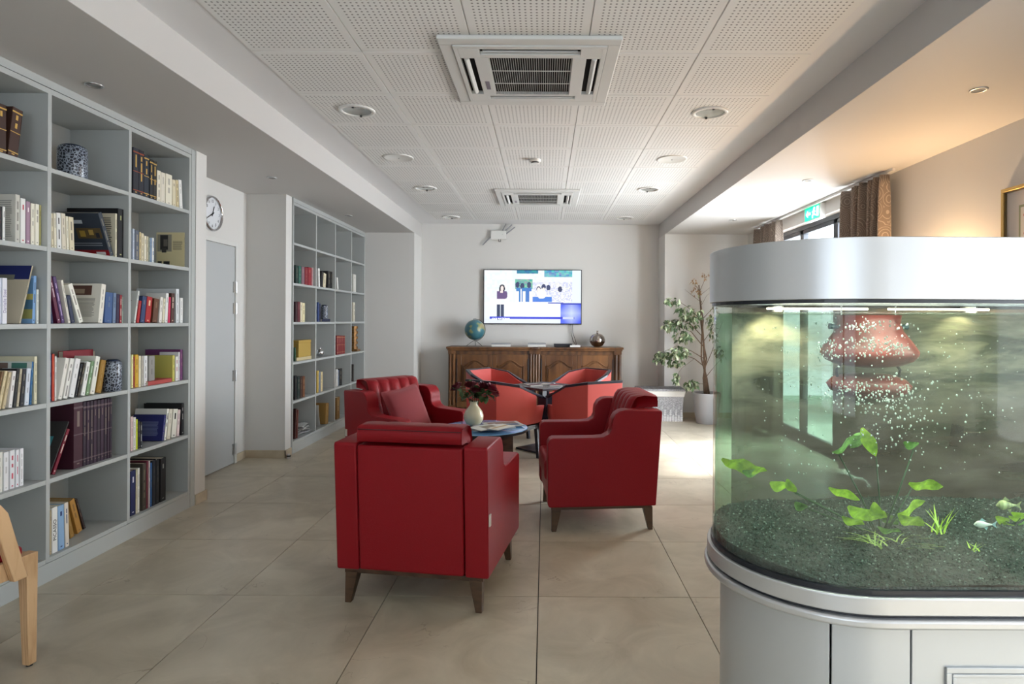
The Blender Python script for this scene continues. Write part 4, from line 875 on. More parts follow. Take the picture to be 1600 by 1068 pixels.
# things on the sideboard
def sideloc(px, Y): p = at(px, 500, Y=Y); return p.x
gxp = sideloc(742, 8.78)
g = empty('globe', (gxp, 8.78, SZ + .001), R(20), 'blue-green terrestrial globe on black wire tripod, left on sideboard', 'globe')
def globe_mat():
    m = bpy.data.materials.new('globe_map'); m.use_nodes = True; nt = m.node_tree; b = nt.nodes['Principled BSDF']; L = nt.links.new
    tc = nt.nodes.new('ShaderNodeTexCoord'); n = nt.nodes.new('ShaderNodeTexNoise'); n.inputs['Scale'].default_value = 7; n.inputs['Detail'].default_value = 5; L(tc.outputs['Object'], n.inputs['Vector'])
    r = nt.nodes.new('ShaderNodeValToRGB'); r.color_ramp.interpolation = 'LINEAR'
    el = r.color_ramp.elements; el[0].position = 0; el[0].color = (.03, .12, .17, 1); el[1].position = .50; el[1].color = (.05, .16, .20, 1)
    for p_, c_ in ((.53, (.20, .27, .14, 1)), (.62, (.36, .30, .14, 1)), (.70, (.18, .26, .12, 1))): q = el.new(p_); q.color = c_
    L(n.outputs[0], r.inputs[0]); L(r.outputs[0], b.inputs['Base Color']); b.inputs['Roughness'].default_value = .35; return m
gb = MB().sphere((0, 0, 0), .148, 40, 24).build('sphere', globe_mat(), g, smooth=True); gb.location = (0, 0, .235)
def arcp(r_, a_0, a_1, n, tilt): return [(math.sin(tilt) * r_ * math.cos(a) if False else r_ * math.cos(a) * .0 + r_ * math.sin(a) * math.cos(tilt), 0, .235 + r_ * math.cos(a)) for a in [a_0 + (a_1 - a_0) * i / n for i in range(n + 1)]]
MB().tube(arcp(.158, R(-10), R(180), 24, .2), .004, 6).build('meridian_arm', BLACKM, g, smooth=True)
m = MB()
for k in range(3):
    a = R(120 * k + 70); m.tube([(0, 0, .085), (.05 * math.cos(a), .05 * math.sin(a), .06), (.13 * math.cos(a), .13 * math.sin(a), .005)], .004, 6)
m.build('tripod', BLACKM, g, smooth=True)
def boxy(name, px0, px1, h, Y, mt, label, cat, d=.2, split=True):
    x0, x1 = sideloc(px0, Y), sideloc(px1, Y); e = empty(name, ((x0 + x1) / 2, Y, SZ + .001), 0, label, cat); w_ = (x1 - x0) / 2
    MB().box(-w_, w_, 0, d, 0, h * .62).build('case_bottom', mt[0], e, bevel=.002)
    MB().box(-w_ - .001, w_ + .001, -.001, d + .001, h * .64, h).build('case_top', mt[1], e, bevel=.002)
    return e
GREYB = mat('grey_box', (.30, .31, .33), .5)
boxy('storage_box', 768, 797, .048, 8.62, (WHITEP, GREYB), 'pale grey flat box on sideboard right of the globe', 'box')
boxy('storage_box', 825, 853, .050, 8.62, (WHITEP, GREYB), 'white flat box at the middle of the sideboard', 'box')
boxy('set_top_box', 866, 894, .042, 8.66, (BLACKM, BLACK), 'black set-top box on sideboard under the television cable', 'set-top box')
boxy('network_switch', 891, 907, .028, 8.58, (WHITEP, WHITEP), 'small white box in front of the black set-top box', 'network box', d=.1)
v = empty('ornamental_pot', (sideloc(933.5, 8.76), 8.76, SZ + .001), 0, 'round shiny silver-bronze pot with narrow neck, right on sideboard', 'pot')
MB().lathe([(0, 0), (.04, 0), (.08, .02), (.112, .07), (.115, .10), (.10, .145), (.07, .175), (.035, .188), (.014, .192), (.013, .225), (.018, .232), (.010, .232), (.008, .20)], 40).build('body', mat('smoked_silver', (.38, .34, .31), .12, metal=1), v, smooth=True)

# television
TX0, TX1, TZ0, TZ1, TY = -.915, .545, 1.302, 2.115, 8.985
tv = empty('television', ((TX0 + TX1) / 2, TY, (TZ0 + TZ1) / 2), 0, 'wall-mounted flat television showing a news presenter, above the sideboard', 'television')
hw, hh = (TX1 - TX0) / 2, (TZ1 - TZ0) / 2
MB().box(-hw, hw, 0, .035, -hh, hh).build('case', BLACKM, tv, bevel=.004)
MB().box(-.25, .25, .035, .052, -.15, .15).build('wall_bracket', BLACKM, tv)
def screen():
    W, Hh = 176, 96; rnd = random.Random(5)
    buf = [[(.82, .92, 1.0)] * W for _ in range(Hh)]
    def rect(x0, x1, y0, y1, c):
        for y in range(max(0, int(y0 * Hh)), min(Hh, int(y1 * Hh))):
            for x in range(max(0, int(x0 * W)), min(W, int(x1 * W))): buf[y][x] = c(x / W, y / Hh) if callable(c) else c
    def ell(cx, cy, rx, ry, c):
        for y in range(Hh):
            for x in range(W):
                if ((x / W - cx) / rx) ** 2 + ((y / Hh - cy) / ry) ** 2 <= 1: buf[y][x] = c
    nz = [[rnd.random() for _ in range(40)] for _ in range(30)]
    def N(x, y, s=1): return nz[int(y * 29 * s) % 30][int(x * 39 * s) % 40]
    rect(0, .30, 0, .62, lambda x, y: (.80 + .15 * N(x, y), .93, .97))
    rect(.33, .91, 0, .62, lambda x, y: (.78 + .2 * N(x, y), .84 + .15 * N(y, x), .96))
    rect(.34, .56, 0, .07, lambda x, y: (.02, .14 + .2 * N(x, y), .35)); rect(.62, .91, .0, .13, lambda x, y: (.03 + .2 * N(y, x), .25 + .35 * N(x, y), .55))
    rect(.32, .50, .17, .36, lambda x, y: (.05 + .25 * N(x, y), .30 + .3 * N(y, x), .38))
    rect(.50, .91, .22, .60, lambda x, y: (.55 + .45 * N(x, y, 2), .58 + .42 * N(x, y, 2), .8 + .2 * N(y, x)))
    for cx, cy in ((.34, .27), (.39, .29), (.46, .27), (.56, .35), (.61, .31), (.66, .32), (.78, .35)): ell(cx, cy, .022, .055, (.02, .03, .12)); 
    for cx in (.36, .42, .47): rect(cx - .03, cx + .02, .34, .60, (.03, .15 + .1 * rnd.random(), .55))
    rect(.50, .70, .50, .60, (.03, .18, .7))
    for cx in (.34, .41, .48): rect(cx - .012, cx + .018, .40, .62, (.95, .95, .98))
    ell(.59, .44, .05, .09, (.97, .97, .95)); ell(.56, .36, .016, .04, (.95, .85, .8)); ell(.61, .36, .016, .04, (.95, .85, .8))
    rect(0, 1, .62, .66, (.98, .98, 1)); rect(0, .79, .66, .88, lambda x, y: (.86, .93, 1)); rect(.30, .74, .845, .85, (.6, .7, .9))
    rect(.79, 1, .63, 1, lambda x, y: (.05 + 1.1 * max(0, .5 - abs(x - .9) * 3 - abs(y - .8) * 1.5), .10 + 1.2 * max(0, .5 - abs(x - .9) * 3 - abs(y - .8) * 1.5), .85)); rect(.79, 1, .62, .65, (.03, .05, .5))
    rect(.66, .82, .605, .63, (.05, .08, .5))
    # presenter
    ell(.182, .34, .030, .075, (.02, .02, .04)); rect(.155, .21, .33, .40, (.02, .02, .04)); ell(.182, .335, .016, .045, (.95, .80, .76))
    rect(.135, .225, .40, .55, (.12, .06, .20)); ell(.14, .46, .015, .07, (.12, .06, .20)); ell(.222, .46, .015, .07, (.12, .06, .20)); rect(.17, .195, .39, .43, (.95, .8, .76))
    rect(.13, .22, .55, .57, (.85, .8, .85)); rect(.135, .17, .655, .90, (.01, .02, .08)); rect(.175, .208, .655, .90, (.01, .02, .08))
    rect(.06, .935, .875, .925, (.01, .02, .62)); rect(.815, .93, .882, .918, (.60, .66, .92)); rect(0, .79, .925, 1, (.78, .84, .97)); rect(.14, .19, .925, .94, (.02, .02, .1))
    me = bpy.data.meshes.new('screen'); vs = [(-hw + .012 + (2 * hw - .024) * i / W, -.001, hh - .010 - (2 * hh - .026) * j / Hh) for j in range(Hh + 1) for i in range(W + 1)]
    fs = [(j * (W + 1) + i, (j + 1) * (W + 1) + i, (j + 1) * (W + 1) + i + 1, j * (W + 1) + i + 1) for j in range(Hh) for i in range(W)]
    me.from_pydata(vs, [], fs); ca = me.color_attributes.new('picture', 'FLOAT_COLOR', 'CORNER'); data = []
    for j in range(Hh):
        for i in range(W): c_ = buf[j][i]; data += [c_[0], c_[1], c_[2], 1.0] * 4
    ca.data.foreach_set('color', data)
    m = bpy.data.materials.new('lit_screen'); m.use_nodes = True; nt = m.node_tree; b = nt.nodes['Principled BSDF']; at_ = nt.nodes.new('ShaderNodeVertexColor'); at_.layer_name = 'picture'
    b.inputs['Base Color'].default_value = (.02, .02, .02, 1); b.inputs['Roughness'].default_value = .2; nt.links.new(at_.outputs[0], b.inputs['Emission Color']); b.inputs['Emission Strength'].default_value = .50
    me.materials.append(m); o = bpy.data.objects.new('screen', me); C.objects.link(o); o.parent = tv
    wt = mat('screen_white_text', (.9, .93, 1), .5, emit=.9)
    def tx(px_, py_, body, sz): text(body, sz, basis((-hw + 2 * hw * px_, -.0025, hh - 2 * hh * py_), (1, 0, 0), (0, 0, 1)), wt, o, 'screen_caption', 'LEFT')
    tx(.085, .90, '12/13', .036); tx(.15, .90, 'NATIONAL', .036)
screen()
cb = MB()
for dx in (0, .025): cb.tube([(.385 + dx, 8.99, 1.32), (.39 + dx, 8.995, 1.18), (.42 + dx * 1.5, 8.99, 1.06), (.46 + dx * .3, 8.96, 1.0), (.46, 8.9, .994)], .004, 6)
tag(cb.build('television_cable', BLACKM, smooth=True), 'pair of black cables hanging from the television to the sideboard', 'cable')
rt = empty('wifi_router', (at(779, 367, Y=9).x, 9.03, at(779, 367, Y=9).z), 0, 'white wireless router with antennas high on the wall above television', 'router')
MB().box(-.115, .115, -.045, -.012, -.065, .065).build('case', WHITEP, rt, bevel=.008); MB().box(-.06, .06, -.012, .009, -.04, .04).build('wall_bracket', WHITEP, rt)
for x, z, dx, dz in ((-.115, -.03, -.12, -.12), (.10, .065, .10, .09), (.115, .02, .13, .10), (.06, .065, .05, .10)): MB().tube([(x, -.03, z), (x + dx * .25, -.03, z + dz * .25), (x + dx, -.03, z + dz)], [.010, .009, .008], 6).build('antenna', GREYB, rt, smooth=True)
MB().tube([(0, -.035, -.065), (.005, -.04, -.10), (.03, -.035, -.10), (.03, -.03, -.06)], .005, 6).build('short_cable', BLACKM, rt, smooth=True)
MB().sphere((.06, -.047, .01), .004, 6, 4).build('status_light', mat('led', (.1, .3, .15), .3), rt)
#PART3

# ------------------------------------------------------------------ right bay: curtains, exit sign, picture, sconce
def curtain_mat():
    m = bpy.data.materials.new('swirl_curtain'); m.use_nodes = True; nt = m.node_tree; b = nt.nodes['Principled BSDF']; L = nt.links.new
    tc = nt.nodes.new('ShaderNodeTexCoord'); v = nt.nodes.new('ShaderNodeTexVoronoi'); v.inputs['Scale'].default_value = 7; L(tc.outputs['Object'], v.inputs['Vector'])
    mu = nt.nodes.new('ShaderNodeMath'); mu.operation = 'MULTIPLY'; mu.inputs[1].default_value = 62; L(v.outputs['Distance'], mu.inputs[0])
    si = nt.nodes.new('ShaderNodeMath'); si.operation = 'SINE'; L(mu.outputs[0], si.inputs[0])
    r = nt.nodes.new('ShaderNodeValToRGB'); r.color_ramp.elements[0].position = .70; r.color_ramp.elements[1].position = .88
    r.color_ramp.elements[0].color = (.20, .155, .125, 1); r.color_ramp.elements[1].color = (.36, .30, .25, 1); L(si.outputs[0], r.inputs[0]); L(r.outputs[0], b.inputs['Base Color'])
    b.inputs['Roughness'].default_value = .8; b.inputs['Sheen Weight'].default_value = .2; return m
CUR = curtain_mat()
def curtain(y0, y1, n, seed, label):
    rnd = random.Random(seed); ph = [rnd.uniform(.7, 1.3) for _ in range(n + 1)]; cum = [sum(ph[:i]) for i in range(n + 1)]; tot = cum[-1]
    def f(u, v):
        s = u * tot; k = max(i for i in range(n + 1) if cum[i] <= s + 1e-9); k = min(k, n - 1); t = (s - cum[k]) / ph[k]
        amp = (.048 + .024 * math.sin(k * 2.1)) * (1 - .35 * math.exp(-(1 - v) * 18))
        x = 2.735 + amp * math.cos(2 * math.pi * t) + .012 * math.sin(k * 1.7)
        y = y0 + (y1 - y0) * u + .012 * math.sin(2 * math.pi * t + v * 1.5) + .02 * (1 - v) * math.sin(u * 5)
        return (x, y, .03 + 2.525 * v + .008 * math.sin(k * 3.0) * (v > .98))
    e = empty('curtain', (0, 0, 0), 0, label, 'curtain', 'swirl-patterned curtains at the garden window')
    MB().grid(f, n * 12, 30).build('fabric', CUR, e, smooth=True, solid=.004)
    for i in range(n): y = y0 + (y1 - y0) * (i + .5) / n; MB().box(2.752, 2.772, y - .006, y + .006, 2.54, 2.572).build('hook', WHITEP, e)
    return e
curtain(4.86, 5.60, 7, 4, 'taupe swirl-patterned curtain, near side of the window above aquarium')
curtain(7.06, 7.90, 7, 9, 'grey-brown gathered curtain on the far side of the window')
rl = MB().box(2.750, 2.774, 4.80, 7.98, 2.566, 2.589).build('curtain_rail', mat('rail_white', (.62, .61, .6), .45)); tag(rl, 'slim white curtain rail under the soffit along the window', 'curtain rail')
ex = empty('exit_sign', (2.86, 6.36, 2.505), 0, 'green illuminated emergency exit sign above the window', 'exit sign')
MB().box(-.06, 0, -.185, .185, -.078, .078).build('housing', WHITEP, ex, bevel=.004)
GRN = mat('lit_green', (.0, .42, .20), .3, emit=1.4); WLT = mat('lit_white', (.75, 1, .9), .3, emit=1.7)
MB().box(-.063, -.0602, -.170, .170, -.066, .066).build('green_panel', GRN, ex)
def sgn(pts, mb): mb.prism(pts, -.0652, -.0632, 'x')
m = MB()   # running figure, arrow and doorway; +y is the left of the face as seen from the room
m.tube([(-.064, -.06, .040), (-.066, -.06, .040)], .015, 12)
for a, b_, wd in (((-.06, .024), (-.05, -.012), .011), ((-.055, .02), (-.02, .006), .006), ((-.058, .02), (-.085, .002), .006), ((-.05, -.012), (-.018, -.034), .007), ((-.018, -.034), (-.022, -.058), .006), ((-.05, -.012), (-.078, -.030), .007), ((-.078, -.030), (-.108, -.034), .006)):
    m.tube([(-.0645, a[0], a[1]), (-.0645, b_[0], b_[1])], wd, 6)
sgn([(-.160, -.05), (-.118, -.05), (-.118, .05), (-.160, .05)], m)
sgn([(.03, -.012), (.09, -.012), (.09, -.035), (.14, 0), (.09, .035), (.09, .012), (.03, .012)], m)
m.build('pictogram', WLT, ex)
pc = empty('framed_picture', (XRW, 3.42, 1.87), 0, 'gold-framed floral picture on the warm-lit right wall', 'picture')
def rectring(mb, y0, y1, z0, z1, wd, xa, xb): mb.box(xa, xb, y0, y1, z1 - wd, z1); mb.box(xa, xb, y0, y1, z0, z0 + wd); mb.box(xa, xb, y0, y0 + wd, z0 + wd, z1 - wd); mb.box(xa, xb, y1 - wd, y1, z0 + wd, z1 - wd)
GOLD = mat('gilt', (.55, .36, .12), .3, metal=.8); m = MB(); rectring(m, -.345, .345, -.32, .32, .022, -.030, 0); m.build('frame', GOLD, pc, bevel=.004)
m = MB(); rectring(m, -.323, .323, -.298, .298, .008, -.022, 0); m.build('inner_frame', mat('dark_gilt', (.12, .08, .03), .4), pc)
MB().box(-.012, 0, -.315, .315, -.29, .29).build('mount', mat('mount_card', (.55, .52, .5), .8), pc)
MB().box(-.0135, -.012, -.22, .22, -.2, .2).box(-.0145, -.0135, -.205, .205, -.185, .185, 1).build('print', [mat('mount_line', (.25, .28, .18), .8), mat('print_paper', (.62, .6, .56), .8)], pc)
m = MB(); rp = random.Random(2)
for i in range(9):
    y, z = rp.uniform(-.14, .17), rp.uniform(-.12, .15)
    for k in range(5): a = k * 1.257; m.tube([(-.0147, y + .014 * math.cos(a), z + .014 * math.sin(a)), (-.0155, y + .014 * math.cos(a), z + .014 * math.sin(a))], .013, 8)
m.build('painted_flowers', mat('pink_ink', (.55, .12, .14), .8), pc)
sc = empty('wall_lamp', (XRW, 4.22, 1.50), 0, 'warm uplighting wall lamp hidden behind the aquarium hood', 'wall lamp')
MB().box(-.02, 0, -.05, .05, -.07, .07).build('wall_plate', STEEL, sc, bevel=.004)
MB().lathe([(0, -.05), (.04, -.045), (.08, 0), (.085, .03), (.08, .03), (.075, 0), (.035, -.04), (0, -.045)], 28, M=Matrix.Translation((-.10, 0, 0))).build('bowl_shade', STEEL, sc, smooth=True)
MB().sphere((-.10, 0, .0), .025, 16, 10).build('bulb', mat('warm_bulb', (1, .62, .28), .3, emit=18), sc, smooth=True)
d = bpy.data.lights.new('lamp_light', 'POINT'); d.energy = 28; d.color = (1, .64, .33); d.shadow_soft_size = .05
o = bpy.data.objects.new('lamp_light', d); C.objects.link(o); o.parent = sc; o.location = (-.10, 0, .055)

# ------------------------------------------------------------------ potted fig and wicker basket
PX_, PY_ = 2.17, 8.10
fg = empty('potted_fig', (PX_, PY_, 0), 0, 'sparse variegated weeping fig in a grey pot, beside wicker basket', 'potted plant')
MB().lathe([(0, 0), (.125, 0), (.135, .01), (.158, .15), (.182, .38), (.186, .40), (.184, .41), (.172, .41), (.166, .37), (0, .37)], 48).build('pot', mat('pot_grey', (.36, .37, .39), .35), fg, smooth=True)
MB().lathe([(.166, .372), (.1, .385), (0, .39)], 20).build('soil', mat('soil', (.04, .03, .02), .95, bump=.6, bscale=60), fg)
BARK = mat('fig_bark', (.13, .085, .055), .85, bump=.5, bscale=60, var=.3, vscale=30)
def fp(px, py, dy=0.0): q = at(px, py, Y=PY_ + dy); return Vector((q.x - PX_, q.y - PY_, q.z))
tips = []
m = MB()
for pts, r0, r1 in (([(1104, 618), (1101, 580), (1100, 545), (1097, 505), (1094, 470), (1092, 445)], .019, .008), ([(1108, 618), (1104, 590), (1096, 560), (1096, 530), (1099, 500), (1093, 460)], .015, .006), ([(1101, 618), (1099, 590), (1104, 560), (1098, 530), (1094, 495), (1096, 470)], .013, .005)):
    P3 = [fp(x, y, .02 * math.sin(i * 2)) for i, (x, y) in enumerate(pts)]; P3[0].z = .37
    m.tube(P3, [r0 + (r1 - r0) * i / (len(pts) - 1) for i in range(len(pts))], 8)
m.build('trunk', BARK, fg, smooth=True)
br_ = MB()
for pts, r0 in (([(1100, 572), (1085, 560), (1065, 553), (1035, 560)], .008), ([(1100, 560), (1080, 548), (1058, 540), (1030, 552)], .007), ([(1098, 540), (1080, 518), (1060, 508), (1045, 515)], .007), ([(1097, 525), (1078, 505), (1055, 498), (1042, 505)], .006),
                ([(1095, 500), (1078, 482), (1060, 470), (1045, 470)], .006), ([(1093, 470), (1080, 460), (1070, 452)], .004), ([(1093, 455), (1086, 444), (1080, 438)], .004), ([(1093, 455), (1100, 440), (1108, 425)], .004), ([(1093, 462), (1108, 450), (1125, 440)], .003),
                ([(1101, 575), (1112, 550), (1122, 520), (1130, 500)], .006), ([(1098, 535), (1112, 515), (1125, 490)], .005), ([(1096, 500), (1110, 485), (1128, 470)], .005), ([(1102, 590), (1118, 570), (1135, 552)], .005), ([(1102, 600), (1088, 598), (1075, 608)], .004), ([(1085, 560), (1065, 575), (1056, 588)], .003), ([(1095, 485), (1085, 490), (1072, 488)], .003), ([(1094, 480), (1104, 462), (1115, 452)], .003)):
    dy0 = random.uniform(-.2, .15)
    br_.tube([fp(x, y, dy0 * i / (len(pts) - 1)) for i, (x, y) in enumerate(pts)], [r0 * (1 - .8 * i / (len(pts) - 1)) for i in range(len(pts))], 5)
br_.build('branches', BARK, fg, smooth=True)
lf = MB(); rl_ = random.Random(21)
LG, LV, LBR = mat('fig_leaf', (.07, .12, .05), .45), mat('fig_leaf_variegated', (.36, .42, .26), .5), mat('dry_fig_leaf', (.30, .18, .09), .8)
for cx_, cy_, rx, ry, n, br2 in ((1050, 470, 13, 6, 34, .0), (1070, 487, 16, 8, 30, .05), (1050, 507, 15, 9, 60, 0), (1075, 502, 16, 10, 46, 0), (1068, 525, 14, 9, 40, 0), (1036, 557, 15, 9, 70, 0), (1062, 548, 16, 9, 56, 0), (1058, 566, 14, 6, 28, 0), (1057, 590, 6, 8, 26, 0), (1080, 600, 10, 8, 36, 0), (1090, 490, 9, 9, 20, .2), (1112, 502, 8, 12, 26, .1), (1115, 525, 8, 10, 16, .1), (1120, 480, 8, 8, 12, .3), (1088, 455, 8, 8, 22, .9), (1084, 440, 6, 6, 14, 1), (1102, 430, 6, 6, 10, 1), (1125, 550, 8, 12, 16, 0)):
    ddy = rl_.uniform(-.18, .12)
    for _ in range(int(n * 1.5)):
        dry = rl_.random() < br2
        a = rl_.uniform(0, 6.283); q = rl_.random() ** .5; p = fp(cx_ + rx * q * math.cos(a), cy_ + ry * q * math.sin(a), ddy + rl_.uniform(-.10, .10))
        L_ = rl_.uniform(.048, .080) * (.5 if dry else 1); vs, fs = leaf_mesh(L_, L_ * rl_.uniform(.22, .32), .5, 2)
        lf.add(vs, fs, 2 if dry else (0 if rl_.random() < .6 else 1), orient(p, (rl_.uniform(-1, .6), rl_.uniform(-1, 1), rl_.uniform(-.9, .15)), rl_.uniform(-1, 1)))
lo = lf.build('leaves', [LG, LV, LBR], fg); lo['kind'] = 'stuff'

wk = empty('wicker_basket', (1.585, 8.36, 0), R(-1.5), 'lidded grey wicker hamper with white liner, beside potted fig', 'basket')
WK = mat('grey_wicker', (.66, .66, .66), .8, var=.25, vscale=60); WKD = mat('dark_grey_wicker', (.30, .30, .31), .8, var=.4, vscale=80)
def weave(hx0, hx1, y, z0, z1, nx, nz, flip=1, axis='x'):
    m = MB()
    for i in range(nx):       # one upright bundle per column, its strands bulging alternately
        xa = -1 + 2 * (i + .08) / nx; xb = -1 + 2 * (i + .92) / nx
        for j in range(nz):
            za, zb = j / nz, (j + .86) / nz; o_ = .007 if (i + j // 6) % 2 == 0 else .002
            def pt(s, t, off): h = hx0 + (hx1 - hx0) * t; return (s * h, y + flip * off, z0 + (z1 - z0) * t) if axis == 'x' else (y + flip * off, s * h, z0 + (z1 - z0) * t)
            vs = [pt(xa, za, 0), pt(xb, za, 0), pt(xb, zb, 0), pt(xa, zb, 0), pt((xa * .75 + xb * .25), (za + zb) / 2, o_), pt((xa * .25 + xb * .75), (za + zb) / 2, o_)]
            m.add(vs, [(0, 1, 5, 4), (1, 2, 5), (2, 3, 4, 5), (3, 0, 4)] if flip * (1 if axis == 'y' else -1) > 0 else [(0, 1, 5, 4)[::-1], (1, 2, 5)[::-1], (2, 3, 4, 5)[::-1], (3, 0, 4)[::-1]])
    return m
m = MB(); m.taper((0, 0, .0), (.290, .135), (0, 0, .40), (.308, .150)); m.build('core', WKD, wk)
o = weave(.292, .31, -.137, 0, .36, 16, 26, -1, 'x'); f_ = o.build('woven_front', WK, wk); f_['kind'] = 'stuff'
for s in (-1, 1): o = weave(.14, .155, s * .292, 0, .36, 8, 26, s, 'y').build('woven_side', WK, wk); o['kind'] = 'stuff'
MB().taper((0, 0, .335), (.315, .160), (0, 0, .412), (.322, .166)).build('cloth_liner', mat('white_linen', (.66, .65, .62), .9, bump=.4, bscale=30), wk, bevel=.006)
m = MB().box(-.325, .325, -.165, .165, .414, .436); 
for i in range(30): m.tube([(-.322 + .644 * (i + .5) / 30, -.163, .437), (-.322 + .644 * (i + .5) / 30, .163, .437)], .009, 6)
o = m.build('lid', WKD, wk, bevel=.004); o.matrix_local = Matrix.Translation((0, 0, .003)) @ Matrix.Rotation(R(1.2), 4, 'X')

# ------------------------------------------------------------------ wooden chair at the lower left edge
wc = empty('wooden_chair', (-2.262, 2.171, 0), R(-10), 'pale beech armchair with red seat, cut off at the lower left', 'chair')
for sx, sy in ((1, 1), (-1, 1), (1, -1), (-1, -1)):
    l = MB().taper((sx * .205, sy * .245, .008), .016, (sx * .203, sy * .238, .445), .023).build('leg', BEECH, wc, bevel=.003)
    MB().lathe([(0, 0), (.011, 0), (.011, .009), (0, .009)], 12, M=Matrix.Translation((sx * .205, sy * .245, 0))).build('floor_glide', BLACKM, l)
m = MB(); m.box(-.19, .19, .225, .25, .375, .445); m.box(-.19, .19, -.25, -.225, .375, .445); m.box(.20, .226, -.22, .22, .375, .445); m.box(-.226, -.20, -.22, .22, .375, .445)
m.build('seat_rail', BEECH, wc, bevel=.003)
MB().box(-.196, .196, -.22, .232, .43, .478).build('seat', RED, wc, bevel=.018, seg=3)
for s in (-1, 1):
    x0, x1 = (.228, .256) if s > 0 else (-.256, -.228)
    MB().prism([(.20, .37), (.148, .37), (.085, .58), (.065, .62), (.02, .64), (-.25, .64), (-.25, .685), (.07, .69), (.10, .675), (.125, .64)][::-1], x0, x1, 'x').build('arm', BEECH, wc, bevel=.006)
    MB().taper((s * .215, -.24, .44), .018, (s * .215, -.275, .86), .014).build('back_post', BEECH, wc, bevel=.003)
MB().box(-.20, .20, -.275, -.25, .62, .84, M=Matrix.Rotation(R(0), 4, 'X')).build('backrest', RED, wc, bevel=.01)

# dark rail-backed chair beyond the aquarium
rc = empty('dark_chair', (2.10, 2.95, 0), R(-8), 'dark rail-backed chair glimpsed through the right end of the aquarium', 'chair')
NB_ = mat('dark_stained_beech', (.02, .022, .028), .3)
for sx in (-1, 1):
    MB().taper((sx * .23, -.26, 0), .016, (sx * .225, -.20, .45), .02).build('leg', NB_, rc); MB().taper((sx * .23, .22, 0), .016, (sx * .22, .21, .45), .02).build('leg', NB_, rc)
    MB().taper((sx * .225, -.20, .45), .02, (sx * .21, -.29, 1.02), .017).build('back_post', NB_, rc)
for k in range(4): z = .58 + .125 * k; MB().box(-.21, .21, -.26 - .012 * k, -.235 - .012 * k, z, z + .045).build('back_rail', NB_, rc)
MB().box(-.225, .225, -.302, -.272, 1.0, 1.06).build('top_rail', NB_, rc, bevel=.02); MB().box(-.24, .24, -.22, .24, .43, .48).build('seat', NB_, rc, bevel=.012)

# ------------------------------------------------------------------ aquarium
AX, AY, AR, AE = .744, 1.600, .290, 2.00
def outline(r, n=28):
    L_ = [(AX + r * math.cos(a), AY + r * math.sin(a)) for a in [math.pi / 2 + math.pi * i / n for i in range(n + 1)]]
    Rr = [(AE + r * math.cos(a), AY + r * math.sin(a)) for a in [-math.pi / 2 + math.pi * i / n for i in range(n + 1)]]
    return L_ + Rr
def band(mb, r0, r1, z0, z1, mi=0):
    o0, o1 = outline(r0), outline(r1); n = len(o0)
    vs = [(*p, z0) for p in o1] + [(*p, z1) for p in o1] + [(*p, z1) for p in o0] + [(*p, z0) for p in o0]
    fs = []
    for k in range(4):
        for i in range(n): j = (i + 1) % n; fs.append((k * n + i, k * n + j, ((k + 1) % 4) * n + j, ((k + 1) % 4) * n + i))
    return mb.add(vs, fs, mi)
aq = empty('aquarium', (0, 0, 0), 0, 'large round-ended aquarium with silver hood on a silver cabinet, right foreground', 'aquarium')
SILV = mat('satin_silver', (.58, .59, .60), .36, metal=.72, bump=.02, bscale=400); SILP = mat('silver_lacquer', (.50, .52, .53), .38, metal=.45, spec=.6)
DARKT = mat('black_silicone', (.012, .014, .02), .3)
hd = MB(); band(hd, .272, .298, 1.414, 1.549); hd.build('hood', SILV, aq, bevel=.0015, seg=1)
MB().prism(outline(.294)[::-1], 1.540, 1.548).build('hood_lid', SILV, aq)
m = MB(); band(m, .262, .292, 1.406, 1.414); m.build('hood_seal', DARKT, aq)
m = MB(); band(m, .2, .302, .733, .772); m.build('base_band', SILV, aq, bevel=.004, seg=2)
m = MB(); band(m, .2, .296, .726, .734); m.build('shadow_gap', DARKT, aq)
m = MB(); band(m, .2, .309, .706, .727); m.build('lower_moulding', SILV, aq, bevel=.007, seg=3)
MB().prism(outline(.293)[::-1], .768, .776).build('tank_floor', DARKT, aq)
m = MB(); band(m, .270, .2925, .774, .784); m.build('base_seal', DARKT, aq)
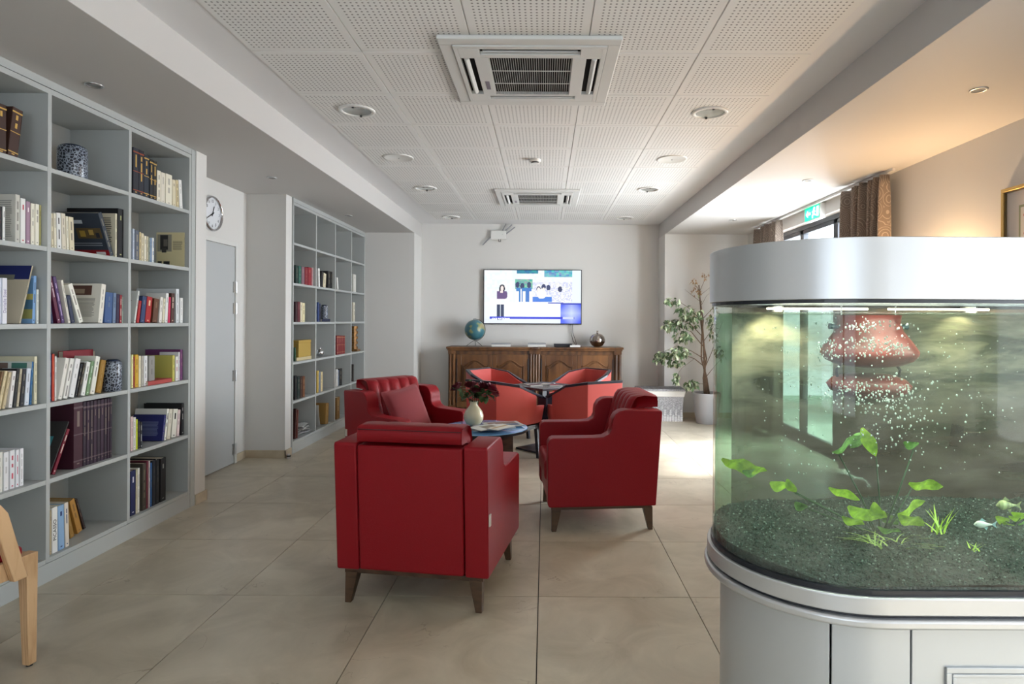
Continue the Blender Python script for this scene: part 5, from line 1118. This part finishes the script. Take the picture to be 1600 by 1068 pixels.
# glass: thin pane that lets light through, with a fresnel reflection and a film of algae with haze painted in
def aglass(name, tint, f0, f1, c0, c1, scale, stretch, ior=1.28, painted_shade=None):
    m = bpy.data.materials.new(name); m.use_nodes = True; nt = m.node_tree; L = nt.links.new; nt.nodes.remove(nt.nodes['Principled BSDF'])
    out = nt.nodes['Material Output']; t_ = nt.nodes.new('ShaderNodeBsdfTransparent'); t_.inputs[0].default_value = (*tint, 1)
    df = nt.nodes.new('ShaderNodeBsdfDiffuse'); tl = nt.nodes.new('ShaderNodeBsdfTranslucent'); ms = nt.nodes.new('ShaderNodeMixShader'); ms.inputs[0].default_value = .5
    L(df.outputs[0], ms.inputs[1]); L(tl.outputs[0], ms.inputs[2])
    tc = nt.nodes.new('ShaderNodeTexCoord'); mp = nt.nodes.new('ShaderNodeMapping'); mp.inputs['Scale'].default_value = stretch; L(tc.outputs['Object'], mp.inputs[0])
    n = nt.nodes.new('ShaderNodeTexNoise'); n.inputs['Scale'].default_value = scale; n.inputs['Detail'].default_value = 9; n.inputs['Roughness'].default_value = .62; n.inputs['Distortion'].default_value = .4; L(mp.outputs[0], n.inputs['Vector'])
    r = nt.nodes.new('ShaderNodeValToRGB'); r.color_ramp.elements[0].position = .36; r.color_ramp.elements[1].position = .64; r.color_ramp.elements[0].color = (*c0, 1); r.color_ramp.elements[1].color = (*c1, 1); L(n.outputs[0], r.inputs[0])
    if painted_shade:  # browns the film towards the bottom, painting in the tank's dim lower half
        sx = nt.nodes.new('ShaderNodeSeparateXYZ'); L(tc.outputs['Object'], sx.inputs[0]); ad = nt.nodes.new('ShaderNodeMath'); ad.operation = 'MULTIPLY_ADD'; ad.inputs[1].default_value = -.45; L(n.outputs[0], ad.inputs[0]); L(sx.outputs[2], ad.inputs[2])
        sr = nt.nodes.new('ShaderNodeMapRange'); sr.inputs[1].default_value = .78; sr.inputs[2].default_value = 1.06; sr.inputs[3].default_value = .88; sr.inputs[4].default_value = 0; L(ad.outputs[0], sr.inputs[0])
        sm = nt.nodes.new('ShaderNodeMix'); sm.data_type = 'RGBA'; L(sr.outputs[0], sm.inputs[0]); L(r.outputs[0], sm.inputs[6]); sm.inputs[7].default_value = (*painted_shade, 1); rout = sm.outputs[2]
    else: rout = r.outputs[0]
    L(rout, df.inputs[0]); L(rout, tl.inputs[0])
    mr = nt.nodes.new('ShaderNodeMapRange'); mr.inputs[1].default_value = .35; mr.inputs[2].default_value = .68; mr.inputs[3].default_value = f0; mr.inputs[4].default_value = f1; L(n.outputs[0], mr.inputs[0])
    mf = nt.nodes.new('ShaderNodeMixShader'); L(mr.outputs[0], mf.inputs[0]); L(t_.outputs[0], mf.inputs[1]); L(ms.outputs[0], mf.inputs[2])
    gs = nt.nodes.new('ShaderNodeBsdfGlossy'); gs.inputs['Roughness'].default_value = .03; fr = nt.nodes.new('ShaderNodeFresnel'); fr.inputs[0].default_value = ior
    mg = nt.nodes.new('ShaderNodeMixShader'); ge = nt.nodes.new('ShaderNodeNewGeometry'); bf = nt.nodes.new('ShaderNodeMath'); bf.operation = 'SUBTRACT'; bf.inputs[0].default_value = 1; L(ge.outputs['Backfacing'], bf.inputs[1])
    fm = nt.nodes.new('ShaderNodeMath'); fm.operation = 'MULTIPLY'; L(fr.outputs[0], fm.inputs[0]); L(bf.outputs[0], fm.inputs[1]); L(fm.outputs[0], mg.inputs[0]); L(mf.outputs[0], mg.inputs[1]); L(gs.outputs[0], mg.inputs[2]); L(mg.outputs[0], out.inputs[0])
    return m
FRONTG = aglass('aquarium_glass', (.92, .97, .94), .03, .14, (.38, .38, .34), (.62, .62, .56), 6, (1, 1, 2.2), 1.40)
BACKG = aglass('algae_and_shade_glass', (.74, .80, .74), .60, .90, (.085, .095, .09), (.62, .60, .49), 2.4, (1, 1, 4.6), 1.15, (.115, .085, .080))
oo = outline(.288, 28)
def wall(idx, name, mt):
    m = MB()
    for a, b_ in zip(idx[:-1], idx[1:]): pa, pb = oo[a % len(oo)], oo[b_ % len(oo)]; m.add([(*pa, .778), (*pb, .778), (*pb, 1.412), (*pa, 1.412)], [(0, 1, 2, 3)])
    return m.build(name, mt, aq, smooth=True, weld=True)
n_ = 28; wall(list(range(6, n_ + 1 + 23)), 'front_glass', FRONTG)       # rounded end and front
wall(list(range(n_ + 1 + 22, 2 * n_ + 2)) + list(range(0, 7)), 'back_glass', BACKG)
# gravel bed
GRV = mat('dark_green_gravel', (.018, .034, .029), .75, bump=.9, bscale=140, var=.75, vscale=110)
from mathutils import noise
def gz(x, y): return .800 + .012 * noise.noise(Vector((x * 5, y * 5, 0))) + .018 * (y - 1.31) / .58 - .010 * math.exp(-((y - 1.33) / .03) ** 2)
gm = MB(); NXg, NYg = 130, 46
rin = .284
def inside(x, y): 
    cx_ = min(max(x, AX), AE); return math.hypot(x - cx_, y - AY) <= rin
def clampi(x, y):
    cx_ = min(max(x, AX), AE); d_ = math.hypot(x - cx_, y - AY)
    if d_ > rin: k = rin / d_; return cx_ + (x - cx_) * k, AY + (y - AY) * k
    return x, y
def gf(u, v):
    t = v * 2 - 1; y = AY + rin * t; hwid = (rin * rin - (y - AY) ** 2); hwid = max(0, hwid) ** .5
    x = AX - hwid + (AE - AX + 2 * hwid) * u
    return (x, y, gz(x, y) + .003 * noise.noise(Vector((x * 60, y * 60, 3))))
gm.grid(gf, NXg, NYg)
ol = outline(rin, 28); n = len(ol)
gm.add([(*p, .777) for p in ol] + [(p[0], p[1], gz(*p)) for p in ol], [((i + 1) % n, i, n + i, n + (i + 1) % n) for i in range(n)])
g_ = gm.build('gravel_bed', GRV, aq, smooth=False); g_['kind'] = 'stuff'
gr = MB(); rg = random.Random(8); octf = [(0, 2, 4), (2, 1, 4), (1, 3, 4), (3, 0, 4), (2, 0, 5), (1, 2, 5), (3, 1, 5), (0, 3, 5)]
k = 0
while k < 9000:
    x, y = rg.uniform(AX - rin, 1.75), rg.uniform(AY - rin, AY + rin)
    if not inside(x * 1.0, y): continue
    k += 1; s_ = rg.uniform(.0014, .0036); z = gz(x, y) + s_ * .5
    j = [rg.uniform(.6, 1.3) * s_ for _ in range(6)]
    gr.add([(x - j[0], y, z), (x + j[1], y, z), (x, y - j[2], z), (x, y + j[3], z), (x, y, z + j[4]), (x, y, z - j[5])], octf, rg.choice((0, 0, 0, 0, 1, 1, 1, 2)))
g2 = gr.build('gravel_grains', [mat('grain_dark', (.012, .025, .022), .6), mat('grain_green', (.045, .085, .07), .5), mat('grain_pale', (.20, .27, .24), .5)], aq); g2['kind'] = 'stuff'
# water surface (rippled) and lamps under the hood
WS = bpy.data.materials.new('water_surface'); WS.use_nodes = True; nt = WS.node_tree; nt.nodes.remove(nt.nodes['Principled BSDF']); L = nt.links.new
t_ = nt.nodes.new('ShaderNodeBsdfTransparent'); t_.inputs[0].default_value = (.92, .98, .94, 1); gs = nt.nodes.new('ShaderNodeBsdfGlossy'); gs.inputs['Roughness'].default_value = .08
nz_ = nt.nodes.new('ShaderNodeTexNoise'); nz_.inputs['Scale'].default_value = 30; bp = nt.nodes.new('ShaderNodeBump'); bp.inputs['Strength'].default_value = .5; bp.inputs['Distance'].default_value = .01
L(nz_.outputs[0], bp.inputs['Height']); L(bp.outputs[0], gs.inputs['Normal']); mg = nt.nodes.new('ShaderNodeMixShader'); mg.inputs[0].default_value = .45
L(t_.outputs[0], mg.inputs[1]); L(gs.outputs[0], mg.inputs[2]); L(mg.outputs[0], nt.nodes['Material Output'].inputs[0])
MB().prism(outline(.284)[::-1], 1.386, 1.3862).build('water_surface', WS, aq)
wt_ = MB().prism(outline(.282)[::-1], .79, 1.384)
WV = bpy.data.materials.new('green_water'); WV.use_nodes = True; nt = WV.node_tree; nt.nodes.remove(nt.nodes['Principled BSDF'])
va = nt.nodes.new('ShaderNodeVolumeAbsorption'); va.inputs[0].default_value = (.80, .90, .82, 1); va.inputs[1].default_value = .45
nt.links.new(va.outputs[0], nt.nodes['Material Output'].inputs['Volume'])
wt_.build('water', WV, aq)
LT = mat('lamp_tube_lit', (1, .9, .62), .3, emit=5)
for x0, x1 in ((.66, .96), (1.02, 1.32)): MB().tube([(x0, 1.80, 1.403), (x1, 1.80, 1.403)], .003, 8).build('light_tube', LT, aq)
for x in (.70, 1.285):
    f_ = MB().lathe([(.012, .0), (.022, -.006), (.022, .012), (0, .012)], 20).build('spot_lamp', STEEL, aq); f_.location = (x, 1.835, 1.400)
    d = bpy.data.lights.new('aquarium_spot', 'SPOT'); d.energy = 11; d.color = (1, .82, .50); d.spot_size = R(120); d.spot_blend = .6; d.shadow_soft_size = .015
    o = bpy.data.objects.new('aquarium_spot', d); C.objects.link(o); o.location = (x, 1.815, 1.398); o.rotation_euler = (R(22), 0, 0); o.parent = aq
o = area('aquarium_daylight_lamp', (1.15, 1.55, 1.404), (0, 0, 0), 1.1, .12, 15, (.97, 1, .88)); o.parent = aq
# cabinet
def arcpts(r, a0, a1, n): return [(AX + r * math.cos(R(a0 + (a1 - a0) * i / n)), AY + r * math.sin(R(a0 + (a1 - a0) * i / n))) for i in range(n + 1)]
def cpanel(pts, name, z0=.012, z1=.7055, th=.018, mt=None):
    m = MB(); n = len(pts); inn = []
    for i, p in enumerate(pts):
        a, b_ = Vector(pts[max(0, i - 1)]), Vector(pts[min(n - 1, i + 1)]); t = (b_ - a).normalized(); nn = Vector((-t.y, t.x)); inn.append((p[0] + nn.x * th, p[1] + nn.y * th))
    vs = [(*p, z0) for p in pts] + [(*p, z1) for p in pts] + [(*p, z1) for p in inn] + [(*p, z0) for p in inn]; fs = []
    for k in range(4):
        for i in range(n - 1): fs.append((k * n + i, k * n + i + 1, ((k + 1) % 4) * n + i + 1, ((k + 1) % 4) * n + i))
    fs += [(0, n, 2 * n, 3 * n), (n - 1, 4 * n - 1, 3 * n - 1, 2 * n - 1)]
    return m.add(vs, fs).build(name, mt or SILP, aq, bevel=.002, seg=1)
rc_ = .266
cpanel(arcpts(rc_, 90, 247.2, 40), 'curved_end_panel')
cpanel(arcpts(rc_, 248, 270, 10) + [(.8095, AY - rc_)], 'corner_panel')
dp = cpanel([(.8125, AY - rc_), (1.372, AY - rc_)], 'cabinet_door')
cpanel([(1.375, AY - rc_), (1.93, AY - rc_)], 'cabinet_door')
cpanel([(1.933, AY - rc_)] + [(AE + rc_ * math.cos(R(a)), AY + rc_ * math.sin(R(a))) for a in range(-90, 91, 6)] + [(AX, AY + rc_)], 'rear_panel')
for x0, x1 in ((.8125, 1.372), (1.375, 1.93)):
    m = MB(); y = AY - rc_; a, b_, z0, z1 = x0 + .073, x1 - .073, .10, .607
    for k, (ins, dpth, wd) in enumerate(((0, .006, .012), (.016, .003, .008))):
        p0, p1, q0, q1 = a + ins, b_ - ins, z0 + ins, z1 - ins
        m.box(p0, p1, y - dpth, y, q1 - wd, q1); m.box(p0, p1, y - dpth, y, q0, q0 + wd); m.box(p0, p0 + wd, y - dpth, y, q0 + wd, q1 - wd); m.box(p1 - wd, p1, y - dpth, y, q0 + wd, q1 - wd)
    m.build('panel_moulding', SILP, aq, bevel=.002)
m = MB(); band(m, .2, .255, 0, .012); m.build('plinth', DARKT, aq)

# red form added for a mirrored chair image, plants, fish, bubbles
ur = empty('mirrored_red_form', (.927, 1.735, 0), 0, 'rust-red rounded form under the aquarium hood, stand-in for a mirrored red chair', 'ornament')
UR = mat('rust_glaze', (.15, .022, .018), .4, var=.35, vscale=14)
MB().lathe([(.076, 1.384), (.084, 1.384), (.080, 1.362), (.088, 1.338), (.112, 1.306), (.127, 1.282), (.126, 1.272), (.112, 1.255), (.085, 1.243), (.04, 1.236), (0, 1.235)], 40).build('upper_bowl', UR, ur, smooth=True)
MB().lathe([(0, 1.218), (.06, 1.215), (.095, 1.203), (.110, 1.186), (.100, 1.168), (.07, 1.153), (0, 1.146)], 40).build('reflected_bowl', UR, ur, smooth=True)  # models the reflection below as a second solid bowl
MB().lathe([(.090, 1.334), (.099, 1.322), (.0985, 1.320), (.089, 1.331)], 40).build('glazed_ring', mat('orange_glaze', (.62, .2, .08), .3), ur, smooth=True)
for s in (-1, 1):
    MB().tube([(s * .085, 0, 1.350), (s * .112, 0, 1.352)], [.004, .009]).build('side_valve', mat('dark_teal_valve', (.02, .05, .06), .4), ur, smooth=True)
    MB().tube([(s * .08, 0, 1.243), (s * .092, 0, 1.228), (s * .088, 0, 1.208)], .004, 6).build('link_wire', BLACKM, ur, smooth=True)
    MB().tube([(s * .078, 0, 1.383), (s * .078, 0, 1.412)], .002, 5).build('hanging_wire', STEEL, ur)
AL = mat('bright_water_leaf', (.50, .85, .06), .4, emit=0, var=.45, vscale=60); AL2 = mat('mossy_water_leaf', (.20, .40, .09), .5, var=.6, vscale=70); AST = mat('water_stem', (.03, .08, .035), .5)
def wleaf(parent, org, x0, y0, x1, y1, wpx, Yd, mt, twist=.3, stem=None, name='leaf'):
    a, b_ = at(x0, y0, Y=Yd), at(x1, y1, Y=Yd); d_ = b_ - a; L_ = d_.length; W2 = wpx * 1.3 * Yd / F
    vs, fs = leaf_mesh(L_, W2, .12, 8)
    vs = [(x, y, z + .006 * math.sin(x * 90)) for x, y, z in vs]
    dx = d_.normalized(); M_ = Matrix((dx, Vector((0, -math.sin(twist), math.cos(twist))).cross(dx).cross(dx) * -1 if False else Vector((-dx.z * math.cos(twist), -math.sin(twist), dx.x * math.cos(twist))), Vector((0, 0, 1)))).transposed()
    y_ax = Vector((-dx.z, -math.sin(twist) - .2, dx.x)); y_ax = (y_ax - dx * y_ax.dot(dx)).normalized(); z_ax = dx.cross(y_ax)
    M4 = Matrix((dx, y_ax, z_ax)).transposed().to_4x4(); M4.translation = a - org
    o = MB().add(vs, fs, 0, M4).build(name, mt, parent, smooth=True)
    if stem:
        s = at(*stem[:2], Y=Yd); base = at(stem[2], stem[3], Y=1.60); MB().tube([base - org, (base * .5 + s * .5) - org + Vector((.004, 0, .006)), s - org], [.0026, .002, .0016], 6).build('stem', AST, parent, smooth=True)
bp_ = at(1375, 862, Y=1.6); org = Vector((bp_.x, 1.6, gz(bp_.x, 1.6) - .002))
sw = empty('water_plant', tuple(org), 0, 'broad-leaved bright green water plant in the middle of the aquarium', 'water plant')
BX, BY = 1374, 846
for (x0, y0, x1, y1, wp, Yd, mt, st) in (
    (1300, 706, 1352, 680, 8, 1.55, AL2, (1311, 710)), (1347, 668, 1369, 714, 8, 1.56, AL, (1369, 714)), (1345, 676, 1330, 700, 7, 1.58, AL2, None),
    (1128, 716, 1200, 744, 11, 1.62, AL, (1240, 767)), (1203, 753, 1232, 764, 8, 1.60, AL, None), (1230, 748, 1243, 772, 6, 1.60, AL, (1242, 770)),
    (1295, 761, 1345, 783, 6, 1.56, AL, (1334, 785)), (1420, 754, 1476, 763, 9, 1.58, AL, (1425, 762)), (1402, 803, 1448, 784, 11, 1.60, AL, (1402, 803)), (1404, 804, 1446, 824, 10, 1.55, AL, (1402, 806)),
    (1325, 790, 1364, 816, 9, 1.55, AL, None), (1316, 806, 1352, 824, 7, 1.53, AL, (1352, 824)), (1366, 784, 1374, 814, 7, 1.54, AL, (1374, 812)), (1378, 798, 1404, 824, 8, 1.62, AL2, None), (1352, 796, 1388, 812, 9, 1.58, AL, None), (1372, 822, 1410, 836, 6, 1.52, AL2, None),
    (1412, 690, 1438, 698, 7, 1.62, AL2, (1428, 700)), (1242, 784, 1262, 796, 7, 1.64, AL2, (1262, 794)), (1160, 735, 1196, 738, 8, 1.63, AL2, None)):
    wleaf(sw, org, x0, y0, x1, y1, wp, Yd, mt, random.uniform(.1, .6), (st[0], st[1], BX, BY) if st else None)
def tuft(px, py, n, hpx, spread, Yd, label, seed, col, flat=0):
    r2 = random.Random(seed); b_ = at(px, py, Y=Yd); z = gz(b_.x, Yd) - .002; e = empty('grass_tuft', (b_.x, Yd, z), 0, label, 'water plant')
    for i in range(n):
        hh_ = hpx * Yd / F * r2.uniform(.5, 1.1); sp = spread * Yd / F; dx = r2.uniform(-1, 1) * sp; dy = r2.uniform(-.5, .5) * sp; ox = r2.uniform(-.4, .4) * sp; oy = r2.uniform(-.3, .3) * sp
        vs = []; N_ = 6
        for k in range(N_ + 1):
            t = k / N_; wd = .0022 * (1 - t ** 2) + .0003; c_ = Vector((ox + dx * t ** 1.6, oy + dy * t, hh_ * (t - flat * t * t))); vs += [(c_.x - wd, c_.y, c_.z), (c_.x + wd, c_.y + .001, c_.z)]
        MB().add(vs, [(2 * k, 2 * k + 1, 2 * k + 3, 2 * k + 2) for k in range(N_)]).build('blade', col, e, smooth=True)
tuft(1468, 850, 14, 42, 26, 1.60, 'tuft of curved green grass blades right of the broad-leaved plant', 3, AL)
tuft(1385, 870, 26, 26, 60, 1.50, 'low spreading pale grass blades beneath the broad-leaved plant', 5, mat('pale_blade', (.30, .42, .10), .5), .45)
tuft(1522, 872, 6, 14, 26, 1.50, 'three short green shoots on the gravel, right of the grass', 6, AL)
bp_ = at(1578, 838, Y=1.66); org = Vector((bp_.x, 1.66, gz(bp_.x, 1.66) - .002)); sh = empty('water_plant', tuple(org), 0, 'low bushy water plant behind the white fish', 'water plant')
for (x0, y0, x1, y1, wp) in ((1556, 806, 1580, 818, 6), (1576, 806, 1612, 812, 5), (1566, 816, 1590, 828, 5), (1585, 822, 1606, 812, 6), (1580, 800, 1604, 806, 5), (1560, 826, 1576, 814, 4)):
    wleaf(sh, org, x0, y0, x1, y1, wp, 1.66, AL if y0 < 820 else AL2, .3)
    q = at((x0 + x1) / 2, (y0 + y1) / 2, Y=1.66) - org; MB().tube([(0, 0, 0), tuple(q * .6 + Vector((.005, 0, 0))), tuple(q)], .0014, 5).build('stem', AST, sh)
def fish(px0, px1, py, Yd, m1, m2, label, hk=.34):
    a, b_ = at(px0, py, Y=Yd), at(px1, py, Y=Yd); L_ = (b_ - a).length; e = empty('fish', tuple(a), 0, label, 'fish')
    n = 12; prof = [0, .45, .75, .95, 1, .98, .9, .78, .62, .46, .34, .26, .22]; vs = []
    for i in range(n + 1):
        x = L_ * .78 * i / n; h = L_ * hk * .5 * prof[i]; w_ = h * .5
        for k in range(10): q = 2 * math.pi * k / 10; vs.append((x, w_ * math.cos(q), h * math.sin(q) * (1 if math.sin(q) > 0 else .85)))
    fs = [(i * 10 + k, i * 10 + (k + 1) % 10, (i + 1) * 10 + (k + 1) % 10, (i + 1) * 10 + k) for i in range(n) for k in range(10)] + [tuple(range(10))[::-1], tuple(range(n * 10, n * 10 + 10))]
    MB().add(vs, fs).build('body', m1, e, smooth=True)
    MB().prism([(L_ * .76, 0), (L_ * 1.0, L_ * .16), (L_ * .92, 0), (L_ * 1.0, -L_ * .16)], -.0006, .0006, 'y').build('tail_fin', m2, e)
    MB().prism([(L_ * .25, L_ * hk * .45), (L_ * .36, L_ * hk * .8), (L_ * .55, L_ * hk * .42)], -.0005, .0005, 'y').build('dorsal_fin', m2, e)
    MB().prism([(L_ * .45, -L_ * hk * .38), (L_ * .55, -L_ * hk * .7), (L_ * .62, -L_ * hk * .3)], -.0005, .0005, 'y').build('anal_fin', m2, e)
    MB().sphere((L_ * .09, -L_ * .042, L_ * .03), L_ * .018, 8, 6).build('eye', BLACKM, e)
fish(1521, 1558, 819, 1.50, mat('pale_fish', (.78, .80, .74), .3), mat('blue_fin', (.35, .55, .58), .4), 'small white fish swimming left just above the gravel')
fish(1556, 1596, 789, 1.62, mat('striped_fish', (.35, .40, .18), .4, var=.8, vscale=40, stretch=(2, .1, .1)), mat('olive_fin', (.25, .3, .12), .4), 'dusky striped fish above the bushy plant at right edge', .42)
bb_m = MB(); rb = random.Random(15)
for i in range(900):
    if i < 650:
        cx_, cy_, sx_, sy_ = rb.choice(((1300, 545, 14, 9), (1360, 542, 20, 10), (1398, 545, 14, 10), (1345, 508, 28, 5), (1330, 608, 24, 10), (1375, 612, 26, 12), (1400, 610, 22, 14), (1380, 640, 40, 18), (1420, 660, 50, 25)))
        px = rb.gauss(cx_, sx_); py = rb.gauss(cy_, sy_)
    else: px, py = rb.uniform(1190, 1590), rb.uniform(500, 740)
    if not (1170 < px < 1640 and 492 < py < 760): continue
    p = at(px, py, Y=rb.uniform(1.40, 1.55))
    s_ = rb.uniform(.0008, .0028) * (1 if i < 650 else .7)
    bb_m.sphere(p, s_, 6, 4, 0, (1, 1, rb.uniform(1, 1.5)))
bb_o = tag(bb_m.build('air_bubbles', mat('air_bubble', (.68, .74, .70), .15), smooth=True), 'cloud of small pale air bubbles before the red form in the aquarium', 'bubbles', kind='stuff')
